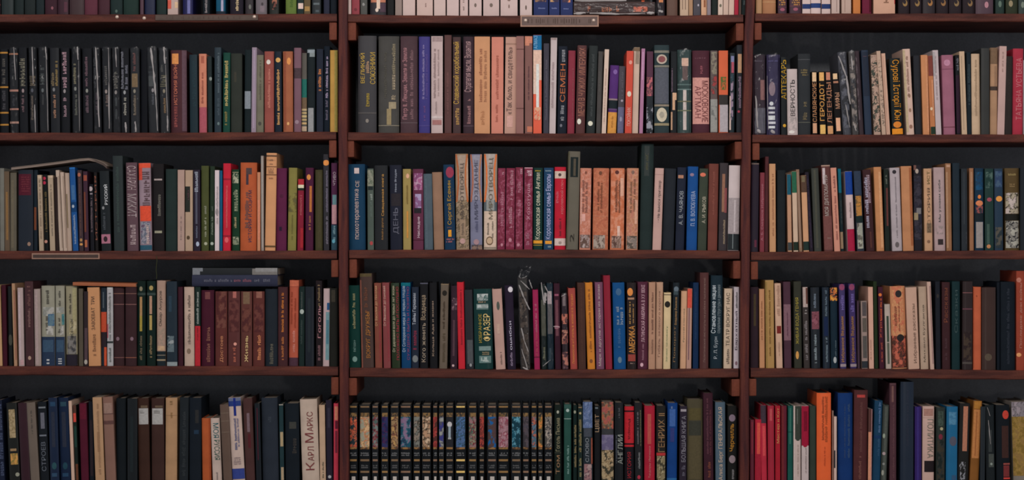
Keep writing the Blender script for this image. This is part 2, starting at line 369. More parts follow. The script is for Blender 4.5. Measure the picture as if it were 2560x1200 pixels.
DATA = '''
#1L
-30 1 -190 0 2a2226|B 10 14 503030|plum cloth hardback cut by the picture edge
3 33 -185 0 242b2b||black-green hardback, first of four alike
35 59 -185 0 242b2b||black-green hardback, second of four alike
61 88 -184 0 252a2a||black-green hardback, third of four alike
90 110 -185 0 232a2c||black-green hardback, last of four alike
112 143 -180 0 3a252c|e .6 20 3 4 805058|dark maroon hardback with a pink dot
144 171 -180 0 351f27|P .6 .9 5 30 50303a|dark maroon hardback with a faded edge
173 210 -182 0 3a2a2c||thick brown-maroon hardback
211 243 -184 0 58303a||wine red hardback
245 274 -183 0 452c32||dull maroon hardback
276 306 -175 0 242f2e|e .5 28 3 4 506058|dark green hardback with a pale foot mark
308 346 -175 0 25332f||thick bottle green hardback
350 359 -180 0 4a333c||thin mauve booklet
361 387 -178 0 20243a||dark navy hardback
391 416 -176 0 26312f||dark green hardback between navy and pale books
419 445 -190 0 b09890f|P .0 .35 0 22 c05848;P .7 1 5 20 c8a888|pale pink paperback with a red edge
457 482 -180 0 1c1c44|P .45 .75 0 34 6a6a98|deep blue book with a grey stripe
507 524 -182 0 1d2226|t .3 .65 0 32 9a9090|black book with silver lettering
540 563 -183 0 1c4c64|P .55 .8 0 32 a09ab0;B 28 36 1c2630|teal blue book with a lilac stripe
575 608 -182 0 26222a|t .42 .65 0 27 d0b890|thick black book with cream lettering
613 633 -185 0 2c2629|e .6 17 3 6 6a6a64|dark brown book with a grey emblem
639 667 -184 0 6a6266|e .6 10 3 4 443c40;P .4 .8 15 30 786a70|mid grey hardback
673 697 -185 0 20221f|m .3 .8 0 24 a06850 6a4038 20221f|black book with an orange figure
714 741 -180 0 5e7038|t .4 .7 0 18 48602c|leaf green hardback
743 759 -185 0 1c2a28f|P .15 .95 8 22 d8b8ac|black booklet with a white block
760 776 -182 0 5c4c34f|P .1 .9 16 28 9a7848|olive brown booklet with ochre foot
780 802 -178 0 262a2c|P .15 .85 7 12 5c6466;P .4 .8 25 30 4c5458|charcoal book with a grey bar
809 824 -180 0 2e303e||slate blue hardback
826 842 -178 0 1b2026||near-black book by the post
#1M
871 878 -190 0 c8b0a8f||very thin white booklet by the post
879 899 -185 0 8a4248|e .5 24 4 4 6a3034|rose red hardback
901 918 -180 0 50504c|e .45 11 3 4 8a8884;h .3 .7 9 14 8a8884|grey-green book with a pale emblem
925 966 -185 0 2c282cg|P .05 .95 -20 6 b07058;P .4 .62 -20 22 e0b8a4;e .42 25 4 5 e8c0b0;P .62 .95 8 30 4c3a44|black glossy book with a cream flame
968 985 -182 0 242424||black hardback beside the flame spine
988 1005 -188 0 8a7870f||beige paperback before the white set
1007 1038 -190 0 c0a8a0f||white volume, first of the white set
1042 1082 -190 0 bfa49af|t .5 .6 8 20 806058|white volume, second of the white set
1085 1114 -190 0 c0a8a0f||white volume, third of the white set
1117 1147 -190 0 c0a8a2f||white volume, fourth of the white set
1150 1170 -190 0 c0a8a2f|t .35 .55 -5 6 705850;t .35 .55 17 26 706058|slim white volume, fifth of the white set
1173 1204 -190 0 c0a8a2f|e .5 13 3 5 706058|white volume, sixth of the white set
1208 1248 -190 0 bca49ef|e .5 13 4 5 706058|white volume, seventh of the white set
1251 1294 -190 0 c0a8a2f|e .5 16 2 5 806860;e .5 0 4 3 806860|widest white volume, eighth of the white set
1300 1330 -190 0 c0aaa4f|e .5 19 2 6 605048|white volume, last of the white set
1334 1371 -188 0 26305af|m .1 .85 -20 5 8a6850 50404a 3a3040;h .2 .8 18 23 7078a0|navy volume, first of three with pictures
1373 1399 -188 0 26305af|m .1 .9 -20 5 b08860 50404a 3a3448;h .2 .8 18 23 7078a0|navy volume, second of three with pictures
1401 1432 -188 0 26305af|m .15 .8 -20 6 e08860 50404a 403448;h .2 .7 20 24 7078a0|navy volume, third of three with pictures
1641 1662 -188 0 30282cw|P .3 .8 -8 6 d88858;F .2 27 .8 30 7|dark book wrapped in film beside lying books
1667 1694 -186 0 5a4238||plain brown hardback
1700 1721 -180 0 b89c84f|P .25 .35 -20 24 806858;P .6 .7 -20 24 806858|cream paperback with brown stripes
1722 1732 -180 0 a07c60f||thin tan booklet
1733 1751 -180 2 48444af|e .7 13 2 3 b0a8b0|dark grey slanting book
1753 1767 -182 0 c89c7cf|P .45 .8 0 18 905c40|tan book with a brown picture
1768 1777 -180 0 807478f||thin grey booklet
1779 1794 -175 0 242a28||black-green book
1795 1807 -180 2 c8b0a0f|e .5 14 3 4 6a6454|cream booklet with a grey spot
1808 1821 -180 3 c0a494f||cream booklet without markings
1822 1835 -180 4 c4a898f||cream booklet leaning on a red one
1836 1846 -180 2 9c2236f||thin bright red booklet
1847 1853 -180 2 4a3a34f||thin brown booklet
1854 1866 -180 4 222a2a|t .3 .6 0 12 6a7274|black-green book leaning on the post
#1R
1890 1905 -170 0 a47c58||tan hardback next to the post
1906 1940 -172 0 a07050|B 4 6 b08860|thick light brown hardback
1945 1967 -174 0 402a34|h .1 .9 -8 14 c08848;B 17 19 603a44;e .5 24 6 4 905060|maroon gilt volume, first of two
1974 2004 -174 0 402a34|h .2 .9 -8 14 c08848;B 14 16 603a44;e .5 23 6 4 905060|maroon gilt volume, second of two
2006 2026 -178 0 c4aca6f|B 10 22 243460|white booklet with blue band, first of three
2027 2052 -178 0 c8b0aa|B 8 20 283a68|white book with blue band, middle of three
2054 2076 -178 0 c4aca6f|B 10 22 243460|white booklet with blue band, last of three
2079 2099 -180 0 b49c92f|P .6 .7 -20 30 907870|pale beige book after the banded ones
2104 2128 -180 0 b09688f|P .3 .38 -20 30 94786c|greyish pink book
2133 2151 -182 0 b8703cf||orange book beside a burgundy one
2156 2179 -183 0 642436|P .75 1 -20 30 481820|burgundy hardback
2184 2238 -185 0 c0947cf|t .4 .7 -10 8 805c48;P .97 1 -20 10 a02c30|very wide beige-pink book
2246 2274 -185 0 2c2528|e .6 8 6 8 8a6c44;e .55 5 4 5 2c2528|black volume with gold emblem, first of six
2276 2305 -185 0 2c2528|e .6 8 6 8 8a6c44;e .55 5 4 5 2c2528|black volume with gold emblem, second of six
2307 2338 -185 0 2c2528|e .6 7 6 8 9a6c40;e .55 4 4 5 2c2528|black volume with gold emblem, third of six
2340 2371 -185 0 2c2528|e .6 7 6 8 8a6440;e .55 4 4 5 2c2528|black volume with gold emblem, fourth of six
2373 2404 -185 0 2c2528|e .6 8 6 8 806848;e .55 5 4 5 2c2528|black volume with gold emblem, fifth of six
2407 2438 -185 0 2c2528|e .6 8 6 8 806444;e .55 5 4 5 2c2528|black volume with gold emblem, last of six
2440 2484 -186 0 4a3840|e .6 12 5 8 a87880|wide mauve volume with pink emblem
2489 2511 -182 0 2a3632|e .5 10 4 8 5c6c60|green volume with a pale emblem
2515 2545 -182 0 303428|e .4 9 5 8 8a7c60|olive volume with a cream emblem
2547 2580 -182 0 2c3632|e .3 12 4 8 6c7468|grey-green volume cut by the picture edge
#2L
-24 -2 122 0 1b1c20|t .3 .7 140 300 5a5850|black volume cut by the picture edge
0 22 122 -3 1e1f22|B 130 134 a87838;B 216 220 a87838;B 280 284 a87838;B 310 314 a87838;t .3 .7 145 210 56524e;t .3 .7 228 274 48464a|black volume with four gold bands
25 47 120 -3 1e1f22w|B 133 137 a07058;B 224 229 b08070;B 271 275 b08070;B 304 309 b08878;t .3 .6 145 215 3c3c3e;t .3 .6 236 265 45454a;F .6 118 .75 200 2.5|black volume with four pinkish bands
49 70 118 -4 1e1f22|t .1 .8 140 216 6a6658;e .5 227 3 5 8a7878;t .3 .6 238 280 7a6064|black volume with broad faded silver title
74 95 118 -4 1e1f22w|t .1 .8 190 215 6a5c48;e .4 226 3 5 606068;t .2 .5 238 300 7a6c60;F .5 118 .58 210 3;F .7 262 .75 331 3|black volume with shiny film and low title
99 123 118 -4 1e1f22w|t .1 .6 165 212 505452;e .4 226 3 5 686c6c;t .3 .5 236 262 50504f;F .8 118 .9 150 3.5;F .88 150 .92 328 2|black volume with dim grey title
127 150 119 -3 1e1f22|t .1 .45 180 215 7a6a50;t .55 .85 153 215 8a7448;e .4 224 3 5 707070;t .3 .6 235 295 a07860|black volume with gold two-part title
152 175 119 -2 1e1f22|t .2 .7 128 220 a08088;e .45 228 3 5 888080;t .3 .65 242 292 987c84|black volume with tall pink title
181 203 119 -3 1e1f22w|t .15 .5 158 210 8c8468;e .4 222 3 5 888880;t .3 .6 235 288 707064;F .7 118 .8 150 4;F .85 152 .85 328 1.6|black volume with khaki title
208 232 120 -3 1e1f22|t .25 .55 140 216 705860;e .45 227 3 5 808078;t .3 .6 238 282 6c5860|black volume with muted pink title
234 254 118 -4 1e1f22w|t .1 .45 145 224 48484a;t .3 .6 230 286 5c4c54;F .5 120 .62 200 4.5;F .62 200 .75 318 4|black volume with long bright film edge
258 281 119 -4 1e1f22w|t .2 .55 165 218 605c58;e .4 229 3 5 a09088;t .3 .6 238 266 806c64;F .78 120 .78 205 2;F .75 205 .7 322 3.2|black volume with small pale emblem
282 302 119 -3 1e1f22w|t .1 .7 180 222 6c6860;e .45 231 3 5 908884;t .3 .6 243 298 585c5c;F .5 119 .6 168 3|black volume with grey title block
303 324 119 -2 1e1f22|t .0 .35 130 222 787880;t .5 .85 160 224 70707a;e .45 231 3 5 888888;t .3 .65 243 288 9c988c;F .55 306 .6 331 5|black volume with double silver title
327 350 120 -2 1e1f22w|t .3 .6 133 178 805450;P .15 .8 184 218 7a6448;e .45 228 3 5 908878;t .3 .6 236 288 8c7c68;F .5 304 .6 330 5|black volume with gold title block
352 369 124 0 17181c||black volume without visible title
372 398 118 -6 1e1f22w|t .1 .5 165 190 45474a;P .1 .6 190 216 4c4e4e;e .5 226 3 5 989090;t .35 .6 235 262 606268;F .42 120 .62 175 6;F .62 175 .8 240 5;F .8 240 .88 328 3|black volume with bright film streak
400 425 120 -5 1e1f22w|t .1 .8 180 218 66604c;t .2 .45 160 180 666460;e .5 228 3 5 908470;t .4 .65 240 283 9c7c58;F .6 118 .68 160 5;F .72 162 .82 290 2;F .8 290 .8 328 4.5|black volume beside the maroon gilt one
427 467 125 -1 482c30|P .08 .5 134 160 d08850;T .15 .42 162 262 c07058 ИСТОРИЯ ВОЙН;t .15 .42 265 318 8c4c48;P .72 1 126 328 5c444c|thick maroon volume with gilt block
475 495 136 -2 1c2a30|t .3 .8 150 266 26383e|dark teal hardback
498 517 134 -1 c07a62|B 268 335 a0505a;P .3 .7 140 158 a05a48;t .3 .6 180 262 8c4c40|salmon book with rose lower part
520 531 140 -2 262e2e|e .7 197 3 5 a0a8a0;t .5 .8 145 300 303838|thin black book with a white diamond
536 553 118 0 28333a|t .4 .75 132 232 5c686e;t .4 .75 245 288 4c5860;e .6 309 3 4 607070|tall slate teal book
557 575 131 1 204238|t .2 .7 148 265 b8a468;t .2 .6 275 313 8c7c48|green book with gold title
577 605 133 0 30332e|P .3 .5 180 205 3a3830|thick dark olive hardback
611 628 124 1 1c2426|P .0 .9 228 272 7c8288|black book with grey paper patch
628 640 118 2 8c7c88f|P .4 .6 125 320 a08ca0|thin tall lilac-grey book
640 659 137 0 6c6858|t .4 .7 150 250 5a5448;e .5 309 4 5 4a4640|khaki grey hardback
661 685 128 0 8c4c44|e .42 155 5 6 e0c8bc;t .35 .62 173 270 c07c6c|terracotta hardback with white diamond
687 705 128 -1 151d28|e .5 150 6 6 c89858;t .3 .7 173 312 d09c60|navy-black book with gilt title
708 733 128 -1 985c42|e .6 153 5 9 e08c50;e .5 309 3 4 e8a068;P .1 .3 130 325 8a4c38|brown orange hardback with gilt emblem
735 753 119 0 70505a|B 170 196 48383c;e .4 305 5 5 907880|mauve book with dark band
754 767 132 0 5a5650|B 198 244 24645a;B 244 272 6c5844;B 272 277 b8a078;B 280 285 b0986c;B 288 294 c0a878;B 297 302 b0986c;B 306 311 c0a070;B 316 328 b09880|narrow book with teal and cream bands
768 788 120 0 202628|P .0 .95 124 132 889094;P .3 .95 132 142 808888;P .1 .8 270 330 8c8c8c|black book with white corner wedges
791 808 122 0 262a34|t .25 .7 173 232 c07848|dark slate book with orange title
809 824 115 1 1a2028|t .3 .7 142 245 a898b0;t .3 .7 250 300 6c6474|black book with lilac title
825 844 125 0 b48a48|P .6 1 125 328 988848|ochre yellow hardback
#2M
895 941 89 0 3c3a3c|T .08 .36 133 208 b89848 ВЕЛИКИЙ;t .42 .6 154 188 b08c6c;T .66 .94 131 210 b89848 СОЮЗНИКИ;t .42 .62 230 272 a08838;B 281 284 54504e;e .5 302 4 5 807870|thick charcoal book with gilt columns
946 998 90 0 474542|t .65 .82 110 185 8c8068;t .62 .82 188 256 9c8c74;P .5 .85 255 272 94866c;P .4 .62 272 312 8c7c5c;t .25 .4 130 250 545048;B 313 315 807868|thick grey book with antique crest
1001 1044 90 0 4a383c|T .12 .46 120 298 b07c80 Петр II. Лекции. Земля и Земля;t .55 .75 122 298 806064;B 306 308 605054|thick mauve-brown book with pink title
1047 1075 91 0 3a3470|t .3 .5 112 248 8c80a8;t .6 .8 135 248 5c4c88;t .4 .6 265 302 6c4c80;B 313 316 484078|indigo blue book
1078 1107 90 0 b8a29ef|P .1 .95 92 104 9c8684;t .2 .4 120 245 98827e;t .55 .7 120 240 a08c88;B 290 296 c4b4b0;P .1 .9 300 312 9c6c68;t .35 .5 250 285 a08c88|pinkish white book with foot vignette
1111 1129 87 0 583e3c|t .3 .6 180 285 744f4c|narrow brown book
1132 1152 92 0 483838|T .05 .95 105 260 c09848 Славянский корабельный;t .3 .8 272 312 b08850|dark brown book with yellow title
1158 1185 91 0 3c2e34|T .1 .9 104 230 b08c8c Стратегия мысли. Византия;t .35 .7 240 310 946c6c;B 314 316 584850|dark plum book with pale title
1186 1225 91 0 c08a64f|t .3 .5 122 255 946048;t .6 .8 125 255 9c6c50;t .4 .65 265 312 a87450|wide tan book
1228 1258 92 1 c47c6af|t .35 .6 136 248 9c5848;t .35 .55 262 305 9c5848|salmon pink book
1261 1290 92 3 b48c7cf|T .15 .7 118 286 584440 «Так было, и свидетель»;B 108 112 9c7868;P .2 .7 290 318 c4988c|greyish pink book with dark title
1290 1309 90 1 88605af|B 122 124 5c3c38;B 270 272 5c3c38|brown banded book
1312 1331 90 0 7a5650f|P .0 1 90 108 c48068;P .0 .6 108 114 c48068;P .3 1 316 330 b87058;t .4 .6 165 250 5c4044|brown book with salmon corners
1333 1354 87 0 e05c44f|B 87 125 1a6490;B 125 200 e0b09c;P .0 .6 200 235 e8b8a8;P .35 .7 160 270 f0d0c8;m .1 .9 268 300 c89078 e05c44 d8a080;T .05 .5 90 122 80b0d0 АЛМАЗ|red and cream book with bright blue top
1358 1372 108 1 403e46|t .3 .7 150 300 5c5862|narrow dark grey book
1373 1389 94 4 b8a8a6f|t .2 .6 150 270 988484;P .1 .9 95 100 988480|tall pale grey book
1393 1416 115 3 20242c|t .3 .75 122 155 8c8c90;T .25 .8 160 255 b06440 СЕМЕН;t .3 .7 262 302 8c8c90;e .4 314 3 4 6c6c74|black book with orange title
1418 1436 126 3 803440|t .6 .8 170 300 945058|burgundy red hardback
1439 1462 113 5 50302f|T .2 .9 120 290 9c6858 МЕЧИ В ЧУЖИХ ИМПЕРИЯХ;e .35 304 5 7 f0d0c0|dark red-brown book with white emblem
1465 1487 114 8 2e3232|t .35 .65 130 295 484c4c;e .45 309 6 6 f0d0bc|dark green-grey book with pale disc
1490 1502 128 6 484442|t .3 .6 180 230 605c58|narrow grey-brown book
1504 1515 123 8 c8b0a0f|t .3 .6 170 310 a88c7c|thin cream booklet leaning right
1518 1540 163 8 50306a|e .6 180 5 6 7c5c98;B 247 251 8c7878;B 251 272 1c2428;B 272 276 5c4468;B 281 335 c88c44;t .4 .6 290 320 a06c34|short purple book with orange foot
1543 1559 165 5 4a464c|t .4 .7 180 240 66626a;e .6 252 3 3 9c94a0;B 268 335 60607a;e .5 298 3 6 8c8ca0|short grey book with blue-grey foot
1562 1579 127 5 c04a3af|e .6 156 4 5 e09080;e .5 235 5 7 f0c4b0;T .1 .8 268 315 e0a090 ПОКОЙНИК|red-orange book with white rose
1580 1595 118 5 c0a896f|B 118 128 705c48;P .3 .9 128 160 8c7c6c|cream book with brown top
1598 1607 121 6 a0708cf|P .3 .6 130 200 b88ca8|thin pink booklet
1616 1632 128 1 503040f|m .0 .9 193 240 b06064 503040 805050;m .0 1 262 333 8c8c94 24282c 3c4044 24282c;B 240 262 282c30|narrow maroon book with mottled foot
1636 1673 112 0 2f3a3c|B 126 132 787468;B 163 168 787468;P .03 .97 169 259 52545c;B 261 266 847868;e .5 148 13 12 b0a090;e .5 148 9 8 804c4c;e .5 287 13 18 c0b49c;e .5 287 6 8 9c9484;B 308 314 8c8064|wide green-grey book with cream oval medallion
1676 1692 128 1 242628|P .3 .95 232 250 c8a080;P .3 .7 250 275 c09878;P .05 .3 280 325 b08c70;t .1 .3 170 230 806878|black book with cream torn patch
1694 1728 124 0 3a4a48w|P .3 .8 145 165 d8b09c;P .35 .75 165 200 6c5854;B 210 213 607470;B 222 225 708480;P .4 .65 225 325 d0c0b8;B 252 255 706c50;B 275 278 707458|film-wrapped green book with white stripe
1731 1774 126 0 4a2a32|P .02 .98 194 310 c48c82;D .55 .92 202 305 6c3c3c МОСКОВСКИЕ;D .15 .5 215 295 7c4848 АРТМАН;t .4 .6 162 190 8c5058;h .15 .8 142 148 6c4850|wide maroon book with pink title label
1776 1794 126 0 5c504e|m .1 .9 130 185 6c6458 5c504e 807868;m .1 .9 188 235 903c3c 4c3c38 5c504e;B 248 330 8c8a84;m .1 .9 265 300 6c6c68 8c8a84|grey book with red spot
1797 1820 126 0 c45c3cf|m .2 .8 192 225 6c5834 b05c38 506030;B 237 262 34302e;P .1 1 262 330 a49a9c|orange book with grey foot
1823 1836 132 2 20282c|P .2 .8 140 155 787898;P .3 .8 155 182 a04c5c;P .0 .3 240 325 c0a89c;m .2 .7 185 300 8c7888 20282c 304048|narrow black book with pink marks
1841 1855 112 1 2a2c30|P .2 .9 135 182 b48c6c;t .3 .8 190 270 8c7888;e .4 279 3 3 a03c4c|narrow dark book with tan block
#2R
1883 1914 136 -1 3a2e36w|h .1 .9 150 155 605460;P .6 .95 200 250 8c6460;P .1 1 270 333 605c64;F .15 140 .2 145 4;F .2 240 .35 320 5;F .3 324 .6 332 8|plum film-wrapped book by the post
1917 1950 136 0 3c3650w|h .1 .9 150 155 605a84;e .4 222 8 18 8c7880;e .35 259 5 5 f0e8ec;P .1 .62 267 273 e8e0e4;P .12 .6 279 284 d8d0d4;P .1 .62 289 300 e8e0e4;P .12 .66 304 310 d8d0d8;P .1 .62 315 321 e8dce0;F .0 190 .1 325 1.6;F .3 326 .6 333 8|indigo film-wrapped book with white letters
1953 1967 142 -1 1a1d1e|T .05 .95 150 248 b08828 АПТЕКАРЬ;e .6 314 4 4 c09030|black book with yellow vertical title
1969 1995 172 -2 b4a4a0|T .3 .75 200 290 282828 ВЕРНОСТЬ;e .4 330 7 4 d8ccc4;m .1 .9 292 325 9c908c b4a4a0|short off-white book with black title
1996 2027 134 -1 2e3032|h .2 .8 172 190 7c6c48;B 148 150 48484a;t .35 .7 252 300 6c6048;B 305 307 54544c|dark grey book with dim gilt block
2031 2044 178 -2 1c1a1a|P .1 .9 181 204 e0b088;T .1 .9 206 305 b07c54 СЛАВЯНСКИЕ;P .1 .9 308 333 c09070|slim black volume with copper strip, first of four
2049 2066 178 -3 1c1a1a|P .1 .8 181 202 e0a060;T .1 .9 208 302 e09850 ГЕРОДОТ;P .1 .9 312 335 f0a860|slim black volume with brightest copper strip
2068 2085 178 -5 1c1a1a|P .1 .7 181 200 b87860;T .1 .9 206 308 a47054 ЛЕГЕНДЫ;P .1 .9 315 335 c08c60|slim black volume with copper strip, third of four
2088 2106 182 -8 1c1a1a|P .1 .7 184 198 e0b088;T .2 .9 232 272 b08468 МИФЫ;P .2 .8 295 328 d8a080;P .1 .8 203 208 a07058|slim black volume leaning, last of four
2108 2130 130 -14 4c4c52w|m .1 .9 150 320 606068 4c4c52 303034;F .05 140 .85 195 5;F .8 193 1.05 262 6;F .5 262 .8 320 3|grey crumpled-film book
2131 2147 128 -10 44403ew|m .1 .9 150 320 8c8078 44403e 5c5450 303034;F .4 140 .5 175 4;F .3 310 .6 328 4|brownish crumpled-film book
2148 2160 127 -12 3c3236|m .1 .4 140 300 5c5054 3c3236|dark plum leaning book
2163 2180 125 -10 263040|h .2 .8 140 142 6c4c54;e .5 197 4 10 38404a;P .1 .95 130 240 242a36|dark navy leaning book
2185 2202 137 -9 a88c7cf|m .0 1 140 330 a88c7c 584c44 b89884 40443c|mottled beige book
2205 2215 127 -14 b09480f|m .2 1 150 320 b09480 6c5c50 b09480|thin leaning tan book with dark flecks
2216 2226 133 -13 c49c86f|P .3 .4 140 330 9c7868|thin leaning salmon-tan book
2231 2258 145 -8 141b1b|D .1 .9 150 300 c88428 Сурові Історії Юн;e .5 312 10 8 c87830;B 322 336 f08428|black book with orange gothic title
2267 2286 122 -11 c4a494|t .35 .65 140 240 8c6c5c;e .6 240 3 5 8c6c58;e .6 276 3 5 8c6c58;e .6 317 4 5 8c6858;P .0 .3 125 330 b09c7c|cream leaning book with brown ornaments
2288 2305 138 -5 292a2e|t .4 .6 200 300 35363a|dark charcoal leaning book
2308 2324 137 -6 b87c54f|P .7 1 140 330 c08460|orange-tan leaning book
2326 2339 139 -8 b07048f|P .1 1 139 190 743c34;P .1 1 317 336 243428;e .4 272 3 4 f0c0a0;P .6 .9 200 290 c08460|brown and orange book with green foot
2340 2354 125 -9 b4a4a4f|t .3 .6 140 250 9c8c8c;P .0 .4 130 190 9c9494|light grey leaning book
2360 2389 137 -6 905c6c|e .45 157 8 8 b07c90;B 172 174 784858;B 317 319 6c3c48|dusty pink book with pale disc
2392 2402 137 -4 1f2022|t .2 .8 140 176 6c6c74;B 188 333 2c1c28|thin black book with grey head
2405 2418 128 -7 b89c80f|P .3 .5 140 325 a08870|thin cream-tan leaning book
2418 2429 130 -2 1f272c|t .2 .8 162 262 3c484c|thin black-blue book
2430 2451 134 -2 bca084|t .35 .65 150 290 947c64|cream book standing straight
2453 2474 120 0 343432||tall dark grey hardback
2475 2493 119 1 a07c60|B 119 160 705844;B 216 226 40342e;P .6 .9 165 215 8c6c54|tan book with black band
2493 2511 115 6 b4948cf|t .4 .6 130 180 947870|pinkish white tall book
2512 2530 140 2 2e2826|t .4 .6 200 300 3a3430|dark brown book beside the red one
2531 2557 121 2 9c3240|T .3 .85 145 300 b86c70 ТАТЬЯНА УСТЬЕВА|bright crimson book with pale title
2558 2580 150 0 8c8484||pale grey book cut by the picture edge
#3L
-22 -2 422 0 60605c||grey book cut by the picture edge
0 11 420 -1 6c6a62||pale grey-green booklet at picture edge
12 25 428 -2 5c4c3cf|P .3 .7 480 600 80603c|brown thin book with orange cast
25 41 431 0 5a5448|P .2 .6 450 620 625a4a|khaki hardback
45 82 424 0 20252d|P .02 .88 435 488 4c1c28;h .2 .8 440 480 6c3038;e .75 610 4 5 8c7060|wide black-navy book with maroon label
84 94 424 0 20282f|P .1 .7 518 575 70402c|thin dark teal book with brown strip
98 109 437 -5 a08c76f|t .3 .7 450 600 7c6c5c;P .1 .9 435 446 b8a088|cream booklet after the dark navy books
111 122 436 -4 1c1e1e|e .3 446 4 4 b03048;e .3 457 4 4 b03048;t .3 .8 480 580 6c5c3c;e .4 604 4 4 b08070|thin black book with two red dots
125 138 438 -6 a08c76f|t .4 .7 460 590 7c7060;P .2 1 436 445 b8a088|cream booklet beside the black one
139 147 442 -4 2c2220||thin dark brown book
149 158 425 -10 b09c8cf|P .7 .9 440 620 887464|pale booklet, first of three leaning
159 168 430 -9 b09a8af|P .7 .9 440 620 887464|pale booklet, second of three leaning
169 180 432 -7 b09a8af|P .1 .4 485 570 7c6c54|pale booklet, third of three leaning
182 196 418 -9 1c4a80|P .2 .8 463 500 3c6088;B 505 530 163860;e .4 516 3 4 a0a8b0;t .3 .7 535 610 8c9cb0;P .0 1 418 422 2c6cb0|bright blue leaning book
198 209 425 -5 3a2c30|e .4 437 4 5 a0604c;t .3 .6 445 590 6c5048;e .5 600 3 4 a0784c;e .5 611 4 3 c08850|thin brown-plum book with orange dots
211 222 428 -4 3a2430|P .1 .9 438 452 8c4838;P .1 .5 480 580 6c3c2c;P .1 .7 600 618 a05c40|thin plum book with rust patches
226 236 460 -3 1e1e22|e .3 472 5 6 b0a0a0;P .1 .8 483 486 908488;t .2 .7 495 580 6c5c60|short black book with white emblem
238 246 430 -4 201e1e|T .2 .8 440 600 7c4c3c ИСТОРИЯ|thin black book with rusty lettering
254 278 427 -6 1c2022|T .4 .8 462 512 d0d0d0 РУССКИЙ;e .3 520 3 4 808080;t .2 .5 530 575 4c5054;P .0 .95 586 609 a06878;e .45 598 5 7 302428|black book with white title and pink square
285 310 389 -4 2a3030|t .3 .6 415 585 3c4844|tall dark slate green book
318 346 406 -4 5a444a|D .1 .9 415 475 a89494 САХАРИН;D .1 .9 485 543 a09090 МИКИТ;t .3 .8 562 612 a08c8c|mauve book with large pale title
350 380 407 -4 8c7880|B 407 420 d05038;P .0 .3 420 450 c04838;t .3 .9 425 515 584448;P .05 .98 515 553 d04c34;m .1 .9 555 610 606470 8c8890 605060;t .5 .8 562 610 c0a8a0;B 613 625 2c5060|grey book with red orange patches
384 411 409 -2 221f20|P .1 .85 447 451 a0908c;t .4 .7 480 540 706c64;P .1 .8 577 583 8c8874|black book with two pale rules
414 443 422 0 25302e||dark green-black hardback
444 461 424 0 a4887cf|t .4 .6 540 600 84706c|greyish pink booklet, thin seam
463 482 425 0 a88e78f|P .0 .65 466 530 2a2c28;t .3 .5 472 500 604048;e .4 594 4 5 504030|cream book with black rectangle
484 501 424 -1 28202c|t .2 .7 430 480 a0a4b0;P .3 .6 480 560 50505c;e .6 610 4 6 a0a8b8;t .3 .6 565 595 6c7080|plum-black book with silver brush title
503 522 414 0 464a2c|t .4 .7 515 535 8c8c78;t .4 .7 540 592 9c9c84;e .6 609 4 4 a0a088|olive green book with small star
524 536 415 1 283428|t .3 .7 515 530 586458;t .3 .7 540 590 788474;e .5 609 4 4 a0a89c|thin dark green book with small star
537 548 425 0 c8b8b8f|t .3 .8 465 560 9c9090;e .5 530 4 8 8c8484|thin white booklet before the blue
549 556 426 0 1c5474||thin teal-blue booklet
557 576 408 1 b82838|B 446 450 8c2030;t .35 .6 465 570 d06868;B 588 592 8c2030;e .5 600 5 7 d05c60|bright red book with pink title
580 599 423 -1 1e3828|m .1 .9 433 458 8c9078 1e3828 a0a088;P .1 .9 430 432 8c8c70;t .2 .8 465 535 8c9478;t .3 .6 540 570 b0a078;m .1 .9 592 612 788068 1e3828 94947c|dark green book with pale ornaments
600 641 406 1 a85434|P .35 .5 420 462 40343c;P .35 .7 420 436 4c3c3c;t .3 .5 478 570 5c4c4c;T .5 .75 476 605 40384c ИСТОРИЯ И СОЦИУМ|wide orange-brown book with dark title
643 651 430 0 b87c5cf|P .1 .9 500 600 c47c60|thin peach booklet
653 660 389 -1 8c8078f|P .3 .6 392 620 a09890|thin tall white-grey booklet
662 688 382 4 c48c62|B 388 392 5c4434;h .1 .9 397 403 7c5c48;h .3 .7 408 412 7c5c48;B 416 418 6c4c38;h .2 .8 420 434 7c5c48;B 436 438 6c4c38;h .2 .8 443 448 8c6048;B 614 618 5c4830|tall peach book with printed head panel
690 716 420 1 582440|P .3 .55 567 577 281c2c;e .5 490 5 5 4c2038|purple-maroon book with dark square
719 740 419 3 7c7440|m .0 1 482 530 5c5838 685c34 7c7440;t .4 .6 535 600 6c6438|olive yellow book
743 758 447 2 7c2434|B 447 462 a42c34;B 462 470 d8c8a8;B 470 476 1c2820;t .35 .7 486 538 b05c60;P .5 1 570 620 982830|short red book with white zigzag
763 783 419 1 482036|e .4 443 5 7 d08848;P .5 .8 465 530 b06838;t .4 .7 540 575 b07048|dark purple book with gold tulip
788 807 424 0 403c28|P .3 .8 430 620 443e2a|dark olive brown book
809 823 385 -1 2e2c30|e .5 407 8 7 e08848;t .4 .8 425 530 787080;t .4 .8 535 610 7c7480|tall dark book with gold leaf mark
828 843 407 0 4a2840|T .3 .8 430 463 b09ca4 ЧТИВО;P .2 .9 487 512 608084;P .1 .9 512 560 b08488;B 562 625 2c4450;t .3 .7 565 600 7c9ca4;e .4 603 4 5 5c98a8|purple book with pale picture by the post
#3M
873 914 410 -2 1e3c54|P .35 .65 420 434 c8b4b0;T .42 .65 452 468 c0a89c СЕ;T .38 .68 473 598 c0a8a0 психотерапевтика|wide blue book with white square and title
919 935 421 -1 4a544c|m .0 1 425 465 747868 5c6454 848474;P .1 .9 466 475 242c2c;t .4 .8 475 500 909890;t .4 .7 505 545 68746c;e .6 608 4 5 a04444|grey-green book with pale top picture
937 970 413 -1 232426|T .52 .75 436 540 b88848 Священная книга;T .5 .7 545 600 9c7444 Алкей и другие|black book with tan yellow title
